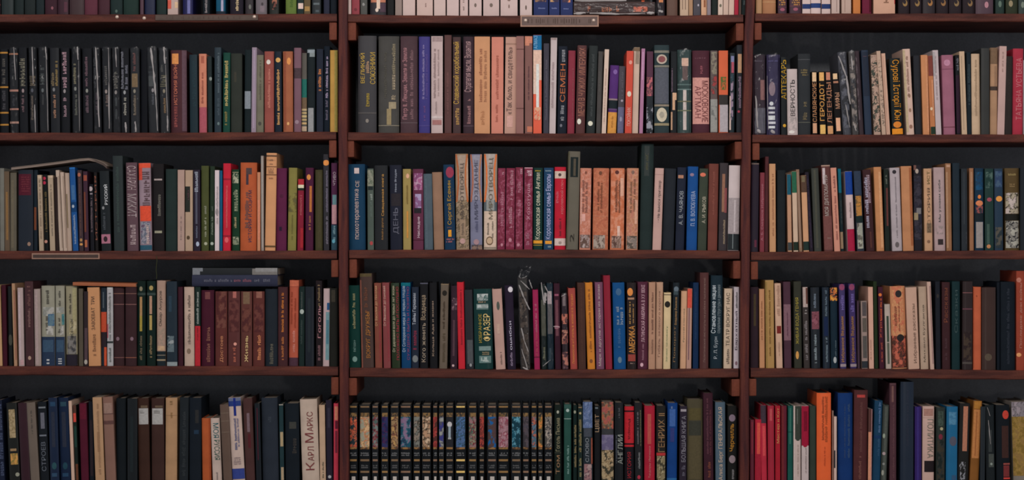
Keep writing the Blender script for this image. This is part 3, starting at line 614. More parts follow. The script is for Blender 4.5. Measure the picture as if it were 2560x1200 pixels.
976 1006 412 -2 1c1e2a|T .4 .6 424 480 9ca0ac Нина Ягодин;P .1 .9 484 515 2c282c;T .25 .75 520 585 5c5c68 ДЕНЬ|navy-black book with grey capitals
1008 1028 422 -1 94804c|e .6 440 4 6 f0a080;t .4 .65 460 510 7c6438;P .45 .65 528 595 c08440|mustard book with a bright dot
1033 1059 422 -1 5c2c40|m .1 .9 433 475 a05c80 b08ca0 80486c;m .2 .8 485 525 a090b0 80587c;P .1 .8 520 533 282428;T .4 .7 542 594 d0b8c0 Наследие;B 599 601 48202c|plum book with pink crystal picture
1061 1083 434 -3 4c5860|P .1 .4 440 620 505c64|blue-grey hardback
1085 1110 430 -5 8c6c58||dull tan hardback
1112 1139 411 -4 163048|e .6 431 10 14 90384c;T .3 .75 452 562 b08830 Сергей Есенин;t .8 .9 470 550 5c5038;h .2 .7 566 571 604c4c;T .35 .65 575 592 e09030 1;h .1 .9 595 607 9c6060|navy book with red oval and numeral
1141 1173 384 -3 907860|P .12 .88 388 530 a08c7c;m .0 1 500 620 6c5c48 a08870 584c40 8c7860;P .82 1 395 500 b89880;L .06 386 .2 420 4 a8603c;L .2 420 .22 460 4 a8603c;L .22 460 .06 505 4 a8603c;L .94 386 .8 420 4 b0683f;L .8 420 .78 460 4 b0683f;L .78 460 .94 505 4 b0683f;T .36 .7 408 548 5c5048 МИРОТВОРЕЦ;P .3 .75 548 592 947c66;t .4 .6 555 588 6c5c50;e .5 603 7 7 b08c84|tall brown-grey patterned book, first of trio
1176 1206 385 -1 747488|P .15 .85 388 500 8c8894;L .06 386 .2 420 4 a06450;L .2 420 .22 460 4 a06450;L .22 460 .06 505 4 a06450;L .94 386 .8 420 4 a87860;L .8 420 .78 460 4 a87860;L .78 460 .94 505 4 a87860;T .35 .72 400 548 4c4c5c МИРОЗДАНИЕ;t .4 .65 552 584 5c5c74;e .5 605 7 7 9c7c80;m .1 1 612 625 80685c 4c4448|tall blue-grey patterned book, middle of trio
1209 1242 384 1 9c8c7c|P .15 .85 384 500 a89c94;B 500 528 586064;P .2 .8 500 526 8c8c88;L .06 386 .2 420 4 d8703c;L .2 420 .22 460 4 d8703c;L .22 460 .06 505 4 d8703c;L .94 386 .8 420 4 d8703c;L .8 420 .78 460 4 d8703c;L .78 460 .94 505 4 d8703c;P .03 .95 528 618 c8b09c;T .38 .74 395 548 665c4c МИРОТВОРЕЦ;t .25 .4 556 590 706458;t .6 .75 552 595 706458;e .45 602 9 11 6c5440;e .45 602 7 8 b89c80|tall orange-trimmed book with cream panel
1243 1262 420 2 783044|m .03 .97 425 618 6c2838 783044 80384a 904a5e 74303f;t .5 .8 425 440 c08c98;t .3 .8 480 565 a86c7c;e .6 612 3 4 b07884|raspberry red book, first of four alike
1264 1286 420 2 782c40|m .03 .97 425 618 6c2838 783044 80384a 904a5e 74303f;t .4 .8 425 500 b07c88;t .3 .7 505 570 b07c88;e .5 600 4 5 b07884|raspberry red book, second of four alike
1288 1307 418 1 74303f|m .03 .97 425 618 6c2838 783044 80384a 904a5e 74303f;t .5 .9 420 435 c08c98;t .2 .7 455 545 a86c7c;e .4 612 4 4 b07884|raspberry red book, third of four alike
1310 1331 418 1 7c3446|m .03 .97 425 618 6c2838 783044 80384a 904a5e 74303f;B 418 421 b89098;t .3 .9 425 440 c09ca4;T .3 .8 460 550 b88894 Хохотуша;t .2 .6 580 612 a06c7c|raspberry red book, last of four alike
1333 1356 419 1 1c3430|h .1 .8 425 429 b8a038;T .2 .85 432 598 c8c4ac Королевская семья Англии;B 601 609 e89030;B 612 614 907c38|dark green book with orange bar and title
1359 1383 419 1 24405c|h .1 .8 425 429 8ca0a8;T .2 .85 436 598 b0b0d8 Королевская семья Европы;P .15 .85 602 610 e89038;h .2 .8 612 620 8c9ca0|blue book with orange bar and title
1386 1414 417 1 b02434|B 428 446 c8b0a0;e .45 437 4 4 50403c;T .5 .85 450 535 d06c70 королевский ключ;t .1 .35 478 508 c8606c;t .4 .6 545 590 702c34;B 596 614 c8b0a8;e .5 607 4 4 98847c|red book with two white bands
1415 1445 378 6 605a4e|P .2 .85 393 443 1c2424;P .45 .65 397 440 50483c;T .3 .65 585 605 302c28 2;P .0 .1 380 620 54503e|tall khaki book with dark portrait panel
1448 1476 420 3 bc7c66|m .02 .98 424 618 b87460 bc7c66 c48a78 b4705a;P .05 .2 470 560 c89484;e .5 432 2 4 6c4034;t .15 .4 448 530 84584c;t .45 .7 455 532 84584c;P .2 .5 535 553 d09c90;m .05 .95 587 620 7c645c a89894 705850 5c4840|salmon pink volume, first of four
1481 1520 420 3 b0684c|m .02 .98 424 618 a86048 b0684c b87458 b0684c;e .45 433 4 5 6c4434;t .25 .4 455 530 7c4c38;t .45 .6 455 532 7c4c38;B 540 541 c08468;B 588 589 905440;m .05 .8 588 622 8c7468 5c4c44 a09084|salmon orange volume, second of four
1525 1560 420 2 c07454|m .02 .98 424 618 bc6c4c c07454 c88468;e .45 431 5 5 58302c;t .3 .5 447 530 704838;t .55 .7 450 532 704838;P .7 .95 445 490 e0a088;P .5 .7 565 600 e0b0a0;m .1 .8 590 620 7c6458 a08478 584038|salmon orange volume, third of four
1565 1594 420 3 b47c60|m .02 .98 424 618 ac7458 b47c60 bc8a70 b07460;e .5 431 4 5 7c6054;t .25 .45 448 532 7c5c48;t .55 .75 448 532 7c5c48;P .7 .95 500 560 c89880;m .05 .95 590 622 7c7068 9c8478 544c44|dull salmon volume, last of four
1599 1630 359 5 26302f|P .25 .65 365 440 343a38;h .3 .6 384 386 706050;t .35 .55 388 425 50503c|very tall black-green book
1631 1653 420 7 b8948a|T .4 .8 452 545 403838 Не вынося приговор;B 436 437 9c7c74;t .5 .6 548 556 7c6460|pinkish grey book with black title
1655 1684 421 7 26292e||wide charcoal hardback
1688 1710 418 6 232734|P .1 .7 438 446 a87860;T .3 .75 478 562 94989c А. В. ЧАЯНОВ|dark navy book with white author name
1716 1742 416 4 1e4880|e .4 437 5 4 8c7488;T .35 .75 478 565 a0acc4 П. В. ВОЛОБУЕВА|royal blue book with white author name
1744 1766 421 5 3a4036|e .4 437 7 5 d07058;T .4 .8 492 558 b0a894 А. И. РЫКОВ|grey-olive book with white author name
1769 1793 409 4 6a3c34|t .4 .6 430 540 8c5448|brick brown hardback
1796 1817 407 4 3c3638|P .3 .65 435 530 8c6450;P .6 .9 470 532 804848;t .5 .75 548 610 a08c74|dark mauve book with tan block
1819 1847 413 4 c0b0ae|P .0 1 495 585 9c9090;P .5 .65 500 580 b8acac;B 585 626 282c2e;P .4 .48 585 622 6c7474|wide white book with black foot by the post
#3R
1876 1895 407 3 28202a|B 408 411 6c5c54;P .5 .8 600 618 5c2c3c|dark plum book next to the post
1899 1911 431 1 783840|T .25 .8 460 602 a87078 А. Б. Смирнов Избранное|rose red booklet with pale title
1912 1921 391 1 4c2a2c||tall thin maroon book
1924 1940 409 -1 b88862|t .4 .7 435 590 98684c|tan orange book with brown title
1943 1964 425 0 202426||black hardback after the tan one
1970 1980 435 -3 b08468f|B 435 487 1c5060;B 606 626 3c4040|thin tan booklet with teal head
1984 1996 428 -5 c0a48c|B 428 482 285c44;B 605 626 202c24|thin cream booklet with green head
1998 2006 423 -8 806450f|P .4 .6 430 620 988070|thin brown-beige booklet
2009 2023 438 -7 c0906c|B 438 481 503c30;P .1 .7 440 455 6c6048;B 604 626 22302c|cream booklet with brown head
2024 2034 430 -12 27232b|t .3 .7 440 620 403448|thin blackish plum leaning booklet
2036 2054 420 -8 383a34|P .3 .6 425 620 46463c|dark olive-grey book
2061 2083 412 -8 583430|B 412 416 a08474;T .2 .75 438 540 a89890 МОЯ ДИПЛОМАТИЯ;P .1 .4 420 460 b8a8a8;h .3 .8 592 598 907c74;P .0 1 540 625 6c4440|red-brown book with white title
2086 2101 419 -10 c08470|t .35 .7 435 480 7c4c48;t .35 .7 485 600 8c544c|salmon leaning booklet with brown title
2102 2110 421 -8 1f2c2e|B 421 482 185c6c;P .0 .9 580 622 8c745c;t .4 .8 500 560 484c4c|thin dark booklet with teal head
2120 2138 428 -8 c0a8a4|B 428 487 1c3c84;B 573 628 98203c;t .4 .7 505 545 806c6c|booklet banded blue, white and red
2143 2161 427 -9 2a2e38|B 427 487 2e3848;m .1 .9 490 540 a8743c 6c5434 b07838;B 540 556 1c2826;m .1 .9 558 622 8c8c80 9c9c8c 605c54|dark book with ochre and white picture
2166 2187 424 -10 3c2628|t .4 .8 433 508 a08890;t .1 .5 440 570 a8a0b0;P .5 .7 580 620 50302c|dark red-brown book with white scrawl
2192 2211 417 -8 b47c54|P .6 .9 430 620 c49068|apricot leaning hardback
2213 2225 422 -4 222824|t .3 .7 435 460 707468;P .4 .8 470 565 5c3430|thin dark green book with rust strip
2231 2256 419 -7 a4989a|e .45 430 5 5 302c30;t .45 .6 440 595 807678;e .5 612 5 7 605858|light grey book with black dot
2258 2285 415 -6 b07a56|P .75 1 420 615 985c3c|wide tan orange book
2286 2306 412 -2 262328|P .0 .3 412 425 6c4c44;e .4 428 4 6 a09084;m .0 1 440 600 38343c 262328 2c2a34;P .3 .9 520 535 706c6c;P .0 .5 532 550 8c7c60|black worn book with cream scraps
2312 2332 421 -3 b48c6c|T .4 .75 428 460 5c5430 ИСТ;T .4 .75 470 580 604c3c ИСТОРИЯ;P .3 .9 558 582 74604c;e .5 604 4 4 7c5c48|tan book with green-brown title
2337 2364 418 -3 a48c8a|T .4 .65 450 555 34403c Мы узнаем себя;m .2 .8 565 585 8c7c78 a48c8a;P .3 .8 598 612 342c2c|greyish pink book with dark title
2366 2380 408 -3 8c6448|P .2 .9 412 418 b08870;P .1 .4 430 620 a07c60|light brown book beside grey-pink one
2383 2401 407 -2 232c33||black-blue hardback
2404 2419 421 -1 2c3034|P .4 .5 430 560 3c4044;t .7 .9 580 610 48484c|dark grey book with faint spine
2424 2435 420 -1 94684c|P .3 .7 430 500 a47c60|thin light brown book
2438 2460 420 -1 1d3040|m .1 .9 430 475 1d4868 243848 1d3c58;e .5 492 4 5 d07840;e .5 508 9 7 c87850;m .1 .9 515 533 3c3430 1d3040 8c4c48;B 533 553 1c2428;P .1 .9 555 620 8c8480|dark blue book with flame and grey foot
2463 2485 421 -1 1f3430|m .1 .9 430 470 4c6058 304440 1f3430;e .5 499 6 5 904450;e .4 616 5 5 b07850;P .2 .5 560 610 3c5048|dark green book with red blossom
2487 2508 421 -1 243444|m .1 .9 428 468 405468 30405c;e .55 497 8 7 d08c44;m .1 .9 568 620 504c44 2c3438|dark blue book with orange blossom
2513 2549 420 -1 54442c|h .2 .8 432 440 907c50;h .3 .7 458 468 8c7450;m .05 .95 482 534 b8a8a0 403c30 a09480;B 535 551 20201c;m .05 .95 552 620 a09c90 28282c 807c74|wide brown book with black-white pictures
2551 2580 419 0 1d2126||black book cut by the picture edge
#4L
-14 6 712 -6 b08a64f||tan leaning book cut by the picture edge
7 18 712 -4 3c1a24||dark wine red hardback
22 32 715 -3 222424|e .5 850 5 14 44443c|black book with a dull grey patch
35 43 708 -6 a07c60f|P .5 .9 725 900 8c5c4c|thin cream-tan leaning booklet
47 61 719 -4 a4908c|P .1 .5 730 900 b09c9c;P .3 .9 900 912 b08c8c|pale greyish pink leaning book
64 85 703 -3 40282a|t .3 .7 715 775 6c4c48;t .35 .65 776 818 80605c;e .5 895 4 5 9c8070|tall dark maroon book with small foot mark
87 103 722 -3 94847c|P .1 .6 725 912 a08c88|plain grey-pink hardback
104 137 714 -1 8c8878|t .35 .6 722 765 4c4840;m .1 .95 768 790 a09c94 84847c;m .5 .98 785 815 405c78 58707c;t .3 .5 790 830 504c44;m .4 .9 815 838 a8a49c 8c8880;B 842 915 283448;P .1 .9 850 880 384c60;T .4 .6 898 910 b0b0b0 II|pale book with blue sea foot, numeral two
139 162 714 -1 8c8878|t .35 .6 720 765 4c4840;m .1 .95 768 782 a09c94 84847c;m .7 .98 785 812 406c70 58807c;t .3 .55 792 832 504c44;m .5 .9 815 838 a8a49c 8c8880;B 842 915 283448;P .1 .9 850 880 384c60;T .3 .7 896 910 b0b0b0 III|pale book with blue sea foot, numeral three
166 194 715 -2 8c846c|t .3 .5 732 785 504c40;T .35 .65 797 850 40403c Весельчак;P .6 .95 720 800 98906c;m .3 .95 800 835 b0a484 948868;m .1 .9 840 885 74706c 54504c 3c3c40;B 886 915 28242c|pale yellow-grey book with clouded foot
197 208 721 -1 50483c||olive-brown hardback
209 220 728 0 2c2224|P .2 .9 820 910 4c3c40;e .5 905 4 6 a0988c|thin dark book with grey foot
222 252 718 -4 b8845cf|T .3 .6 742 762 4c3c34 ТРИ;T .3 .6 769 825 4c3c34 ЗАВОЕВАТ;t .35 .65 832 890 7c5840|peach orange book with dark title
253 267 718 -1 242c34|P .35 .55 730 770 50585c;B 780 830 b04830;P .55 1 868 915 b84c30;P .05 .95 830 868 2c2428|narrow navy book with orange patches
268 283 718 -1 a4a0a0|P .1 .8 718 722 b8b8b4;t .3 .7 730 850 70706c;B 853 858 303434;t .3 .7 865 905 606460;P .0 .2 810 845 a05860|white-grey book with scratched lettering
284 311 717 -1 382628|B 733 735 785448;B 760 762 785450;e .4 847 4 5 786068;B 893 895 704c48|dark brown volume with fine rules, first
313 341 717 0 382628|B 733 735 705048;B 760 762 785450;e .6 847 4 5 786068;B 893 895 805040|dark brown volume with fine rules, second
343 364 702 0 182420|e .45 722 4 6 807860;B 732 738 34403c;P .3 .6 742 790 a07c54;P .3 .6 790 828 98843c;t .3 .6 840 900 706450|dark green-black volume with gilt title, first
367 389 702 0 182420|e .5 720 5 6 a08c58;B 732 738 34403c;P .3 .6 740 785 a48068;P .3 .6 788 825 a48c54;t .3 .6 836 898 8c7858|dark green-black volume with gilt title, second
392 414 701 0 a08474|T .25 .65 727 815 504840 Омар Ануров;m .1 .9 820 875 948070 a08474;P .1 .9 865 876 b89878;B 878 915 20282c;B 887 889 7c7060;B 898 902 8c7c64|grey-tan book with notched black foot
417 443 703 -1 222c34|m .05 .7 840 880 8c9090 303c44 5c686c;B 905 916 848c8c;P .2 .5 740 780 2c3c48|black-blue book with broken white foot
445 458 717 -1 3c2028||dark wine book next to the cream one
461 486 717 -1 b09888|t .35 .65 738 865 5c5048;e .45 878 5 7 7c6858|cream book with dark ornate title
487 501 717 0 202c28|t .3 .7 730 810 a0a49c;B 815 917 a82830;t .4 .6 820 850 60282c|narrow dark green and bright red book
503 535 725 0 401c28|P .3 .7 730 748 6c4040;t .4 .7 818 905 805448|wine red hardback with gilt foot title
538 568 728 0 58302c|m .1 .9 728 820 684038 58302c 4c2828;T .4 .7 840 905 c0805c Достоев|red-brown leather volume, first of four
570 600 728 0 542e2c|P .4 .7 728 745 a06058;m .1 .9 750 830 603834 542e2c 4a2828;e .6 860 4 4 d09080;t .4 .65 865 905 b06450|red-brown leather volume, second of four
602 630 728 0 58322c|P .2 .8 730 760 705844;m .1 .9 770 830 643c34 58322c 4a2828;T .35 .65 840 905 e0b880 Жизнь|red-brown leather volume, third of four
632 661 728 0 58302c|P .3 .8 728 745 84584c;m .1 .9 760 830 643a34 58302c 4c2828;t .4 .7 838 900 c88058|red-brown leather volume, last of four
663 694 722 0 23282e|t .35 .65 857 910 605c50|dark blue-black hardback with foot title
695 719 717 0 42282a|t .35 .6 732 830 c87838;t .35 .6 840 900 b87040|dark brown book with orange title
722 745 700 2 a85440|B 700 716 b46048;B 716 717 8c4438;t .15 .35 730 810 90402c;t .55 .75 745 820 90402c;t .35 .65 825 885 d08878;B 894 917 48303a|brick orange book with dark foot
747 761 716 1 1e2a28|e .5 779 5 6 a0a8a0;t .3 .6 730 770 505854;t .3 .6 800 860 44504c|black-green book with white triangle
763 785 716 0 1e2228|P .3 .6 745 880 262c30|black hardback behind the brick orange one
790 806 701 -1 241e20|t .3 .7 712 765 806c50;T .3 .8 765 845 b07c80 Гоголь;t .3 .7 860 905 7c5c60|tall black book with pink scrawled title
807 823 721 2 b49c9cf|P .55 .98 757 775 2c5078;P .4 .98 780 900 6c8c90;P .5 .9 800 860 4c7480|white book with torn blue-green picture
824 844 720 0 22221f|P .2 .7 725 755 38342c|black-brown hardback by the post
#4M
873 902 713 -3 16342f|t .35 .6 733 835 8c8864;t .35 .6 848 880 607c74;e .5 898 6 7 708c84|dark green book with silver-gold title
904 935 683 -5 44332e|P .0 .95 683 692 544830;P .0 .12 700 920 805044;T .4 .8 780 895 a06834 ВОКРУГ ДРУЖБЫ;t .3 .6 715 780 6c4434|tall brown book with orange title
938 956 707 -3 784438|T .05 .45 715 815 c89c74 От Василия до Николая;t .6 .85 720 905 983c44|brown-red book, first of two slim ones
959 977 706 -4 783c3c|T .1 .5 715 815 c8a090 От Ивановых до сыновей;t .6 .85 720 905 983c44|brown-red book, second of two slim ones
980 1001 707 -3 26301f|P .3 .98 707 715 303c30;T .1 .5 715 880 b0a88c От дарования воли до первых лет жизни;T .6 .9 717 900 983040 ПОЛОЖЕНО БЫТЬ И ПОСЛУШНО|green book with white and red lettering
1004 1028 706 -2 163c60|B 706 715 14606c;T .1 .5 715 880 a0b0c0 От Сотворения мира до первых плодов;T .6 .9 717 900 804060 СУЖДЕНО БЫТЬ И ПОНЯТНО|blue book with white and red lettering
1029 1047 717 0 262c38|T .1 .7 733 812 b0b4bc Тайны Германии;t .2 .7 820 880 803044;e .5 897 7 9 707474|dark slate book with silver dome mark
1050 1070 706 0 1e1e20|B 706 710 50505c;T .1 .8 738 800 a08c74 Всадница;T .2 .7 808 905 a0907c Кого женить|black book with tan scrawled title
1075 1094 706 -2 1d1d1f|T .3 .6 753 890 a8907c Кольца Ада и жизни|black book with a single line title
1098 1118 709 4 64584c|e .5 733 6 7 282420;P .0 1 709 712 847058;t .3 .6 753 822 44382c;t .3 .7 826 905 544838|khaki-brown book with black emblem
1126 1143 714 2 32242c|m .1 .9 745 775 8c6c74 32242c 4c3840;P .3 .6 800 890 503840;e .4 914 3 3 c0a0a0|dark mauve film-edged book
1146 1163 705 -4 b82a34|t .4 .7 725 865 80242c|bright scarlet book with dark title
1165 1185 724 -4 28282c|P .2 .9 850 910 4c4e50;e .6 913 3 4 8c8c8c|black book with grey foot label
1187 1233 722 -4 143230|m .2 .8 735 752 8c9490 4c6460 acb0ac;h .25 .7 752 758 98846c;P .15 .8 760 774 607470;m .2 .8 762 770 acb0ac 8c9490;T .5 .9 785 853 d8b878 ФРАЗЕР;T .25 .42 785 857 a08c3c ИЗБРАННОЕ;P .25 .9 866 877 708480;h .4 .8 879 888 908064;P .25 .9 890 908 5c7470;m .35 .85 893 905 a0aaa4 5c7470|thick dark green book with silver columns
1240 1264 722 -10 b08c80|e .55 765 4 11 50544c;t .5 .7 880 912 7c645c;P .3 .6 810 835 b89888|pinkish cream book with grey oval
1269 1290 713 -8 28202e|e .7 724 6 7 d0c8cc;T .35 .65 803 875 c0b8c8 ошибки;t .35 .65 880 915 8c7c90|dark purple book with white bird mark
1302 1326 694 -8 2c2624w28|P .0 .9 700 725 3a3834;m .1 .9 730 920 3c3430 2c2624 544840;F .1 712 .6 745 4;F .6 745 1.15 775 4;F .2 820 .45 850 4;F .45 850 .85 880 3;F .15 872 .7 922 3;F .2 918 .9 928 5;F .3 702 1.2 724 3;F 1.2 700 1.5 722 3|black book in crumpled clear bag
1336 1350 724 -5 90284c|t .3 .7 760 830 b06878;t .3 .7 830 890 a84c58;B 892 894 50202c|raspberry pink book with low title
1353 1368 712 -3 1d2624w|P .1 .9 750 840 545448;t .3 .7 862 900 8c8c70;F .2 706 .65 762 4;F .8 715 1.6 738 3;F .9 732 .75 757 9;F .3 915 1.6 900 2.5|black-green film-wrapped book
1369 1385 708 -3 1a2a34w|P .1 .8 728 765 b0a0a0;P .1 .9 760 835 605c5c;P .3 .6 870 900 34444c|dark blue film-wrapped book with pale triangle
1388 1403 708 -4 38202a|P .1 .8 735 740 905064;P .2 .7 750 840 684048;e .3 818 9 4 a06c78;F -.2 816 .9 818 2.5|dark plum book with a pink strip
1406 1421 735 -3 2c1e24w|m .0 1 785 810 c07460 2c1e24 6c4440;m .0 1 825 860 c08470 40282c 8c5048;P .2 .7 738 765 807070;m .0 1 880 922 b87868 34242c 5c3c40;F 0 741 .8 735 3|narrow black book with coral shapes
1426 1444 720 -6 9c4840|T .3 .7 735 910 e08848 Ломоносов и Гоголь в жизни и в трудах|brick red book with orange title
1446 1465 706 -3 46302a|t .4 .6 720 910 5c4036|plain brown book left of the orange one
1469 1488 706 -7 c07830|t .35 .65 720 880 84502c;e .5 903 4 5 7c4c2c|bright amber orange book
1491 1511 705 -4 70485c|T .3 .7 712 915 b8a4a0 Марк и другие истории из жизни|mauve book with long white title
1514 1531 688 -6 80202f||tall crimson hardback
1535 1565 706 -4 1a4878|e .5 730 7 9 406080;t .25 .5 767 812 8090a0;t .55 .85 767 812 8090a0;t .3 .6 822 870 40648c;e .5 900 5 8 5c7484|wide blue book with shield and pale title
1568 1591 706 -1 241c1c|e .35 730 7 10 e08444;P .1 .8 744 749 a07860;t .2 .4 753 810 c09454;t .6 .75 760 808 b08450;T .2 .85 815 883 e09048 АМЕРИКА;P .1 .9 886 903 8c4038;h .3 .8 906 910 a0887c|black book with flame and orange capitals
1594 1620 704 0 502a38|T .35 .7 712 855 c8a0a8 ЛАТИНСКАЯ АМЕРИКА В ХХ ВЕКЕ;t .4 .6 858 900 986c78;e .4 912 4 5 c8a0a8|plum book with long white title
1621 1638 705 1 a88068|t .4 .7 730 835 6c4c40;t .4 .7 848 885 7c5c4c|light brown booklet, first of two
1639 1656 705 2 b08c74|T .3 .7 728 892 78584c Гибель зеленого короля|light brown booklet, second of two
1658 1676 731 2 c8b088|B 736 738 50483c;e .5 761 7 8 282420;T .35 .6 815 905 4c6c4c Зачем человеку|cream book with black diamond
1679 1695 706 4 181f24|e .5 723 6 7 5c6870;P .1 .8 728 737 3c484c;T .3 .75 743 812 a07c50 Владимир Рыжиков;T .2 .6 816 905 806444 Поворот|black-navy book with gold handwriting
1700 1715 727 3 c49878|T .4 .7 772 855 5c6050 Русская классика|peach-cream book with green-grey title
1716 1728 721 3 b08878f|P .0 .95 721 770 c85040;P .3 .5 770 900 6c4c54|book with red-orange head
1732 1746 706 1 1a2c48|t .3 .6 730 850 284060|slim dark blue hardback
1749 1771 681 1 4c2c2a|T .4 .7 695 905 80645c Политические институты на рубеже тысячелетий|tall red-brown book with small grey title
1775 1805 688 2 1f2c34|T .05 .5 714 833 c8d0d4 Становление нации;T .6 .9 712 833 7c888c социальные структуры и движения;T .3 .65 842 897 a0a8ac Р. Л. Бурн|tall dark slate book with white title
1809 1829 721 2 c0a890|T .25 .7 732 865 403830 ТЕАТР ВОКРУГ НАС;t .3 .7 872 910 584c44|cream-white book with black title
1834 1847 717 1 b8acb0|T .2 .8 778 875 302838 Бархатный;t .3 .7 730 770 5c5c5c;e .5 908 3 5 7c6068|white book with black title next to post
#4R
1876 1896 717 0 30242a|P .4 .7 735 815 443828|dark plum-black book next to post
1899 1912 722 -1 b88460f|t .3 .6 750 850 906040|thin tan-pink book
1915 1936 700 -2 a07c4cf|P .0 .2 705 920 8c7040;t .4 .6 725 890 74542c|tall mustard tan book
1941 1957 708 -5 c09c84|P .2 .9 815 834 702824;t .3 .8 715 790 a07c68;t .4 .6 855 890 a07c68|peach book with dark red square
1961 1979 704 -3 48303a|B 761 851 785860;t .4 .6 780 840 5c3848|plum book with mauve panel
1986 2005 703 -2 34342c|T .2 .7 744 860 98883c ЖИВАЯ ВОДА ГЕНИЯ;e .4 888 4 10 c08c4c|dark olive book with gold title and feather
2010 2025 717 -5 3a3432|P .1 .9 718 768 a8948c;P .6 .9 720 760 5c3c34;t .3 .7 775 785 a09894;t .2 .7 802 900 847c7c|dark book with pale portrait head
2029 2051 718 -3 1d2126|t .3 .6 733 770 707c88;P .1 .95 779 823 74444c;m .1 .95 779 823 84505a 5c343c 74444c;t .3 .6 835 908 8c989c|black book with reddish portrait block
2058 2075 718 -3 1c242e|t .4 .7 725 790 687884;P .2 .8 792 840 1a2540;t .4 .7 842 905 788890|blue-black book with small white title
2077 2095 718 -2 1c2a34|m .0 1 718 752 20282c d07440 1c2a34 e09040;t .6 .8 850 890 5c6c74;e .6 900 4 8 a0a4a4|dark teal book with orange flowers on head
2101 2116 710 -4 3a3058|e .5 718 7 8 84405c;t .2 .8 735 775 70609c;T .2 .8 790 905 a87838 Избранное Ведьмак;B 910 917 908084|purple volume with rose and gold title, first
2126 2142 709 -5 3c3058|e .5 718 7 8 84405c;t .2 .8 735 780 70609c;T .2 .8 790 905 a07434 Избранное Ведьмак;B 910 917 908084|purple volume with rose and gold title, second
2144 2150 752 -2 40303a||short thin plum booklet
2155 2170 752 -3 8c7870|P .2 .9 755 790 504848;P .2 .9 795 830 585048;P .2 .9 840 895 504c48;B 903 920 2c3034|short grey-pink book with dark patches
2173 2185 717 -3 c49884f|t .3 .5 850 900 8c6858|slim peach booklet
2187 2196 703 -4 26301f||slim dark green book
2199 2211 717 -4 40202c|e .4 737 4 4 d07038;t .3 .7 745 800 c86038;T .2 .7 800 845 c05840 Хэрн;t .3 .7 855 905 a85040|dark wine book with flame orange title
2215 2229 760 -4 a8988c|P .3 .7 790 855 384438;P .3 .7 857 910 505448|short pale book with green-black title
2231 2268 715 -6 b87c58|B 840 920 4c3028;m .05 .95 838 918 4c3028 8c4434 3c2828 b05c48;m .1 .9 715 840 b87c58 c08c60 b86c50;e .55 735 8 9 2c2828;t .2 .4 765 815 7c4434;t .5 .6 755 830 7c4838;e .6 845 9 9 282424|wide orange-peach book with dark floral foot
2272 2299 718 -8 b89480f|T .5 .85 760 908 604c40 Избранные рассказы|cream book with title on its right half
2302 2322 716 -6 a8907c|T .4 .7 762 905 50483c Михаил Булгаков|cream worn book with black title
2326 2336 704 -9 b89888|P .6 .9 715 910 90706c|tall thin pinkish booklet
2340 2352 703 -2 202228|e .5 740 3 5 34302e|black book after the pink booklet
2356 2376 705 -1 3a2426|T .2 .7 720 806 704030 Рассказы;t .3 .6 845 900 50383c|dark brown-red book with rust title
2380 2400 703 0 1c2e30|T .3 .7 725 832 3c4c4c Сказки|dark teal-black book with dim title
2406 2431 703 1 2c2222|B 731 733 744c4c;B 771 774 603c44;m .1 .9 830 900 40342c 2c2222;B 905 910 4c4440|black-brown book with two pink rules
2433 2453 717 0 b0583c|t .3 .5 738 742 7c3c2c;P .0 .1 720 920 984830|orange-red hardback
2455 2490 718 0 3a2a26|e .45 893 9 9 54483c|wide brown hardback with faded stamp
2492 2500 705 0 181c22||thin black book in the gap
2502 2538 704 0 191e24|t .4 .6 720 910 30343c|wide black hardback
2541 2562 677 0 8c4030|e .3 700 6 6 b07060;T .35 .7 707 870 b07868 Последние дни войны;e .3 887 6 5 d09060|tall red-orange book at picture edge
2563 2585 700 0 302a28||dark book out past the red-orange one
#5L
-10 12 1000 -8 1f2434|t .5 .95 1010 1190 485068|dark blue book with wavy white lettering, cut off
24 50 1007 -9 20211f|m .2 .8 1024 1095 a08c6c 7c6c4c 9c8868;P .2 .8 1122 1128 907454;m .2 .9 1134 1162 a07844 80703c c08c4c;e .8 1187 5 5 8c8c7c|black book with gold-cream ornament panels
53 76 1007 -9 331f25||dark wine book
77 99 1006 -12 665a50|t .4 .6 1025 1085 504a44|khaki-grey leaning book
101 123 1004 -8 1d2024|P .1 .9 1017 1021 707478;P .3 .75 1032 1072 606068;P .1 .9 1087 1091 686c74;T .25 .75 1105 1178 60646c СТРОЕВ|black book with silver rules
126 148 994 -6 1c263a|P .2 .8 1005 1016 284058;P .3 .7 1030 1118 2c303c;e .5 1165 6 9 2c4a50;P .2 .8 1183 1192 30465c|navy book with teal ornaments, first
152 177 994 -7 1c263a|P .2 .8 1005 1016 2c4450;P .3 .7 1030 1118 2c303c;e .5 1165 6 9 24404c;P .2 .8 1183 1192 284058|navy book with teal ornaments, second
179 187 1002 -8 c0a08cf||thin cream leaning booklet
189 197 1012 -7 1c2420f|P .0 1 1012 1033 50342c;P .0 .9 1033 1055 c0483c;P .1 .9 1065 1118 243c34;P .2 1 1160 1200 5c3828|thin dark booklet with bright red square
203 222 1007 -6 4c1c2a|P .1 .9 1010 1048 5c1c2c|dark crimson hardback
224 236 1003 -3 1c1f25|P .2 .8 1050 1190 2c2428|thin black book after the crimson one
239 262 993 -8 a88464f|P .35 .65 1080 1130 906c50;t .4 .65 1010 1190 947458|light tan paper book
265 290 992 -9 7c5c50|P .1 .9 1008 1034 8c7064;B 1034 1036 604440;B 1052 1061 5c403c|grey-brown book with ribbed head
292 316 995 -2 1b1f22||black hardback, first of plain pair
318 343 996 0 1d2022|P .3 .6 1040 1180 22282a|black hardback, second of plain pair
347 375 995 -4 3a2822|P .3 .9 1014 1020 605040;P .1 .95 1021 1061 a09c98;h .2 .6 1025 1034 706c68|dark brown book with white library label, first
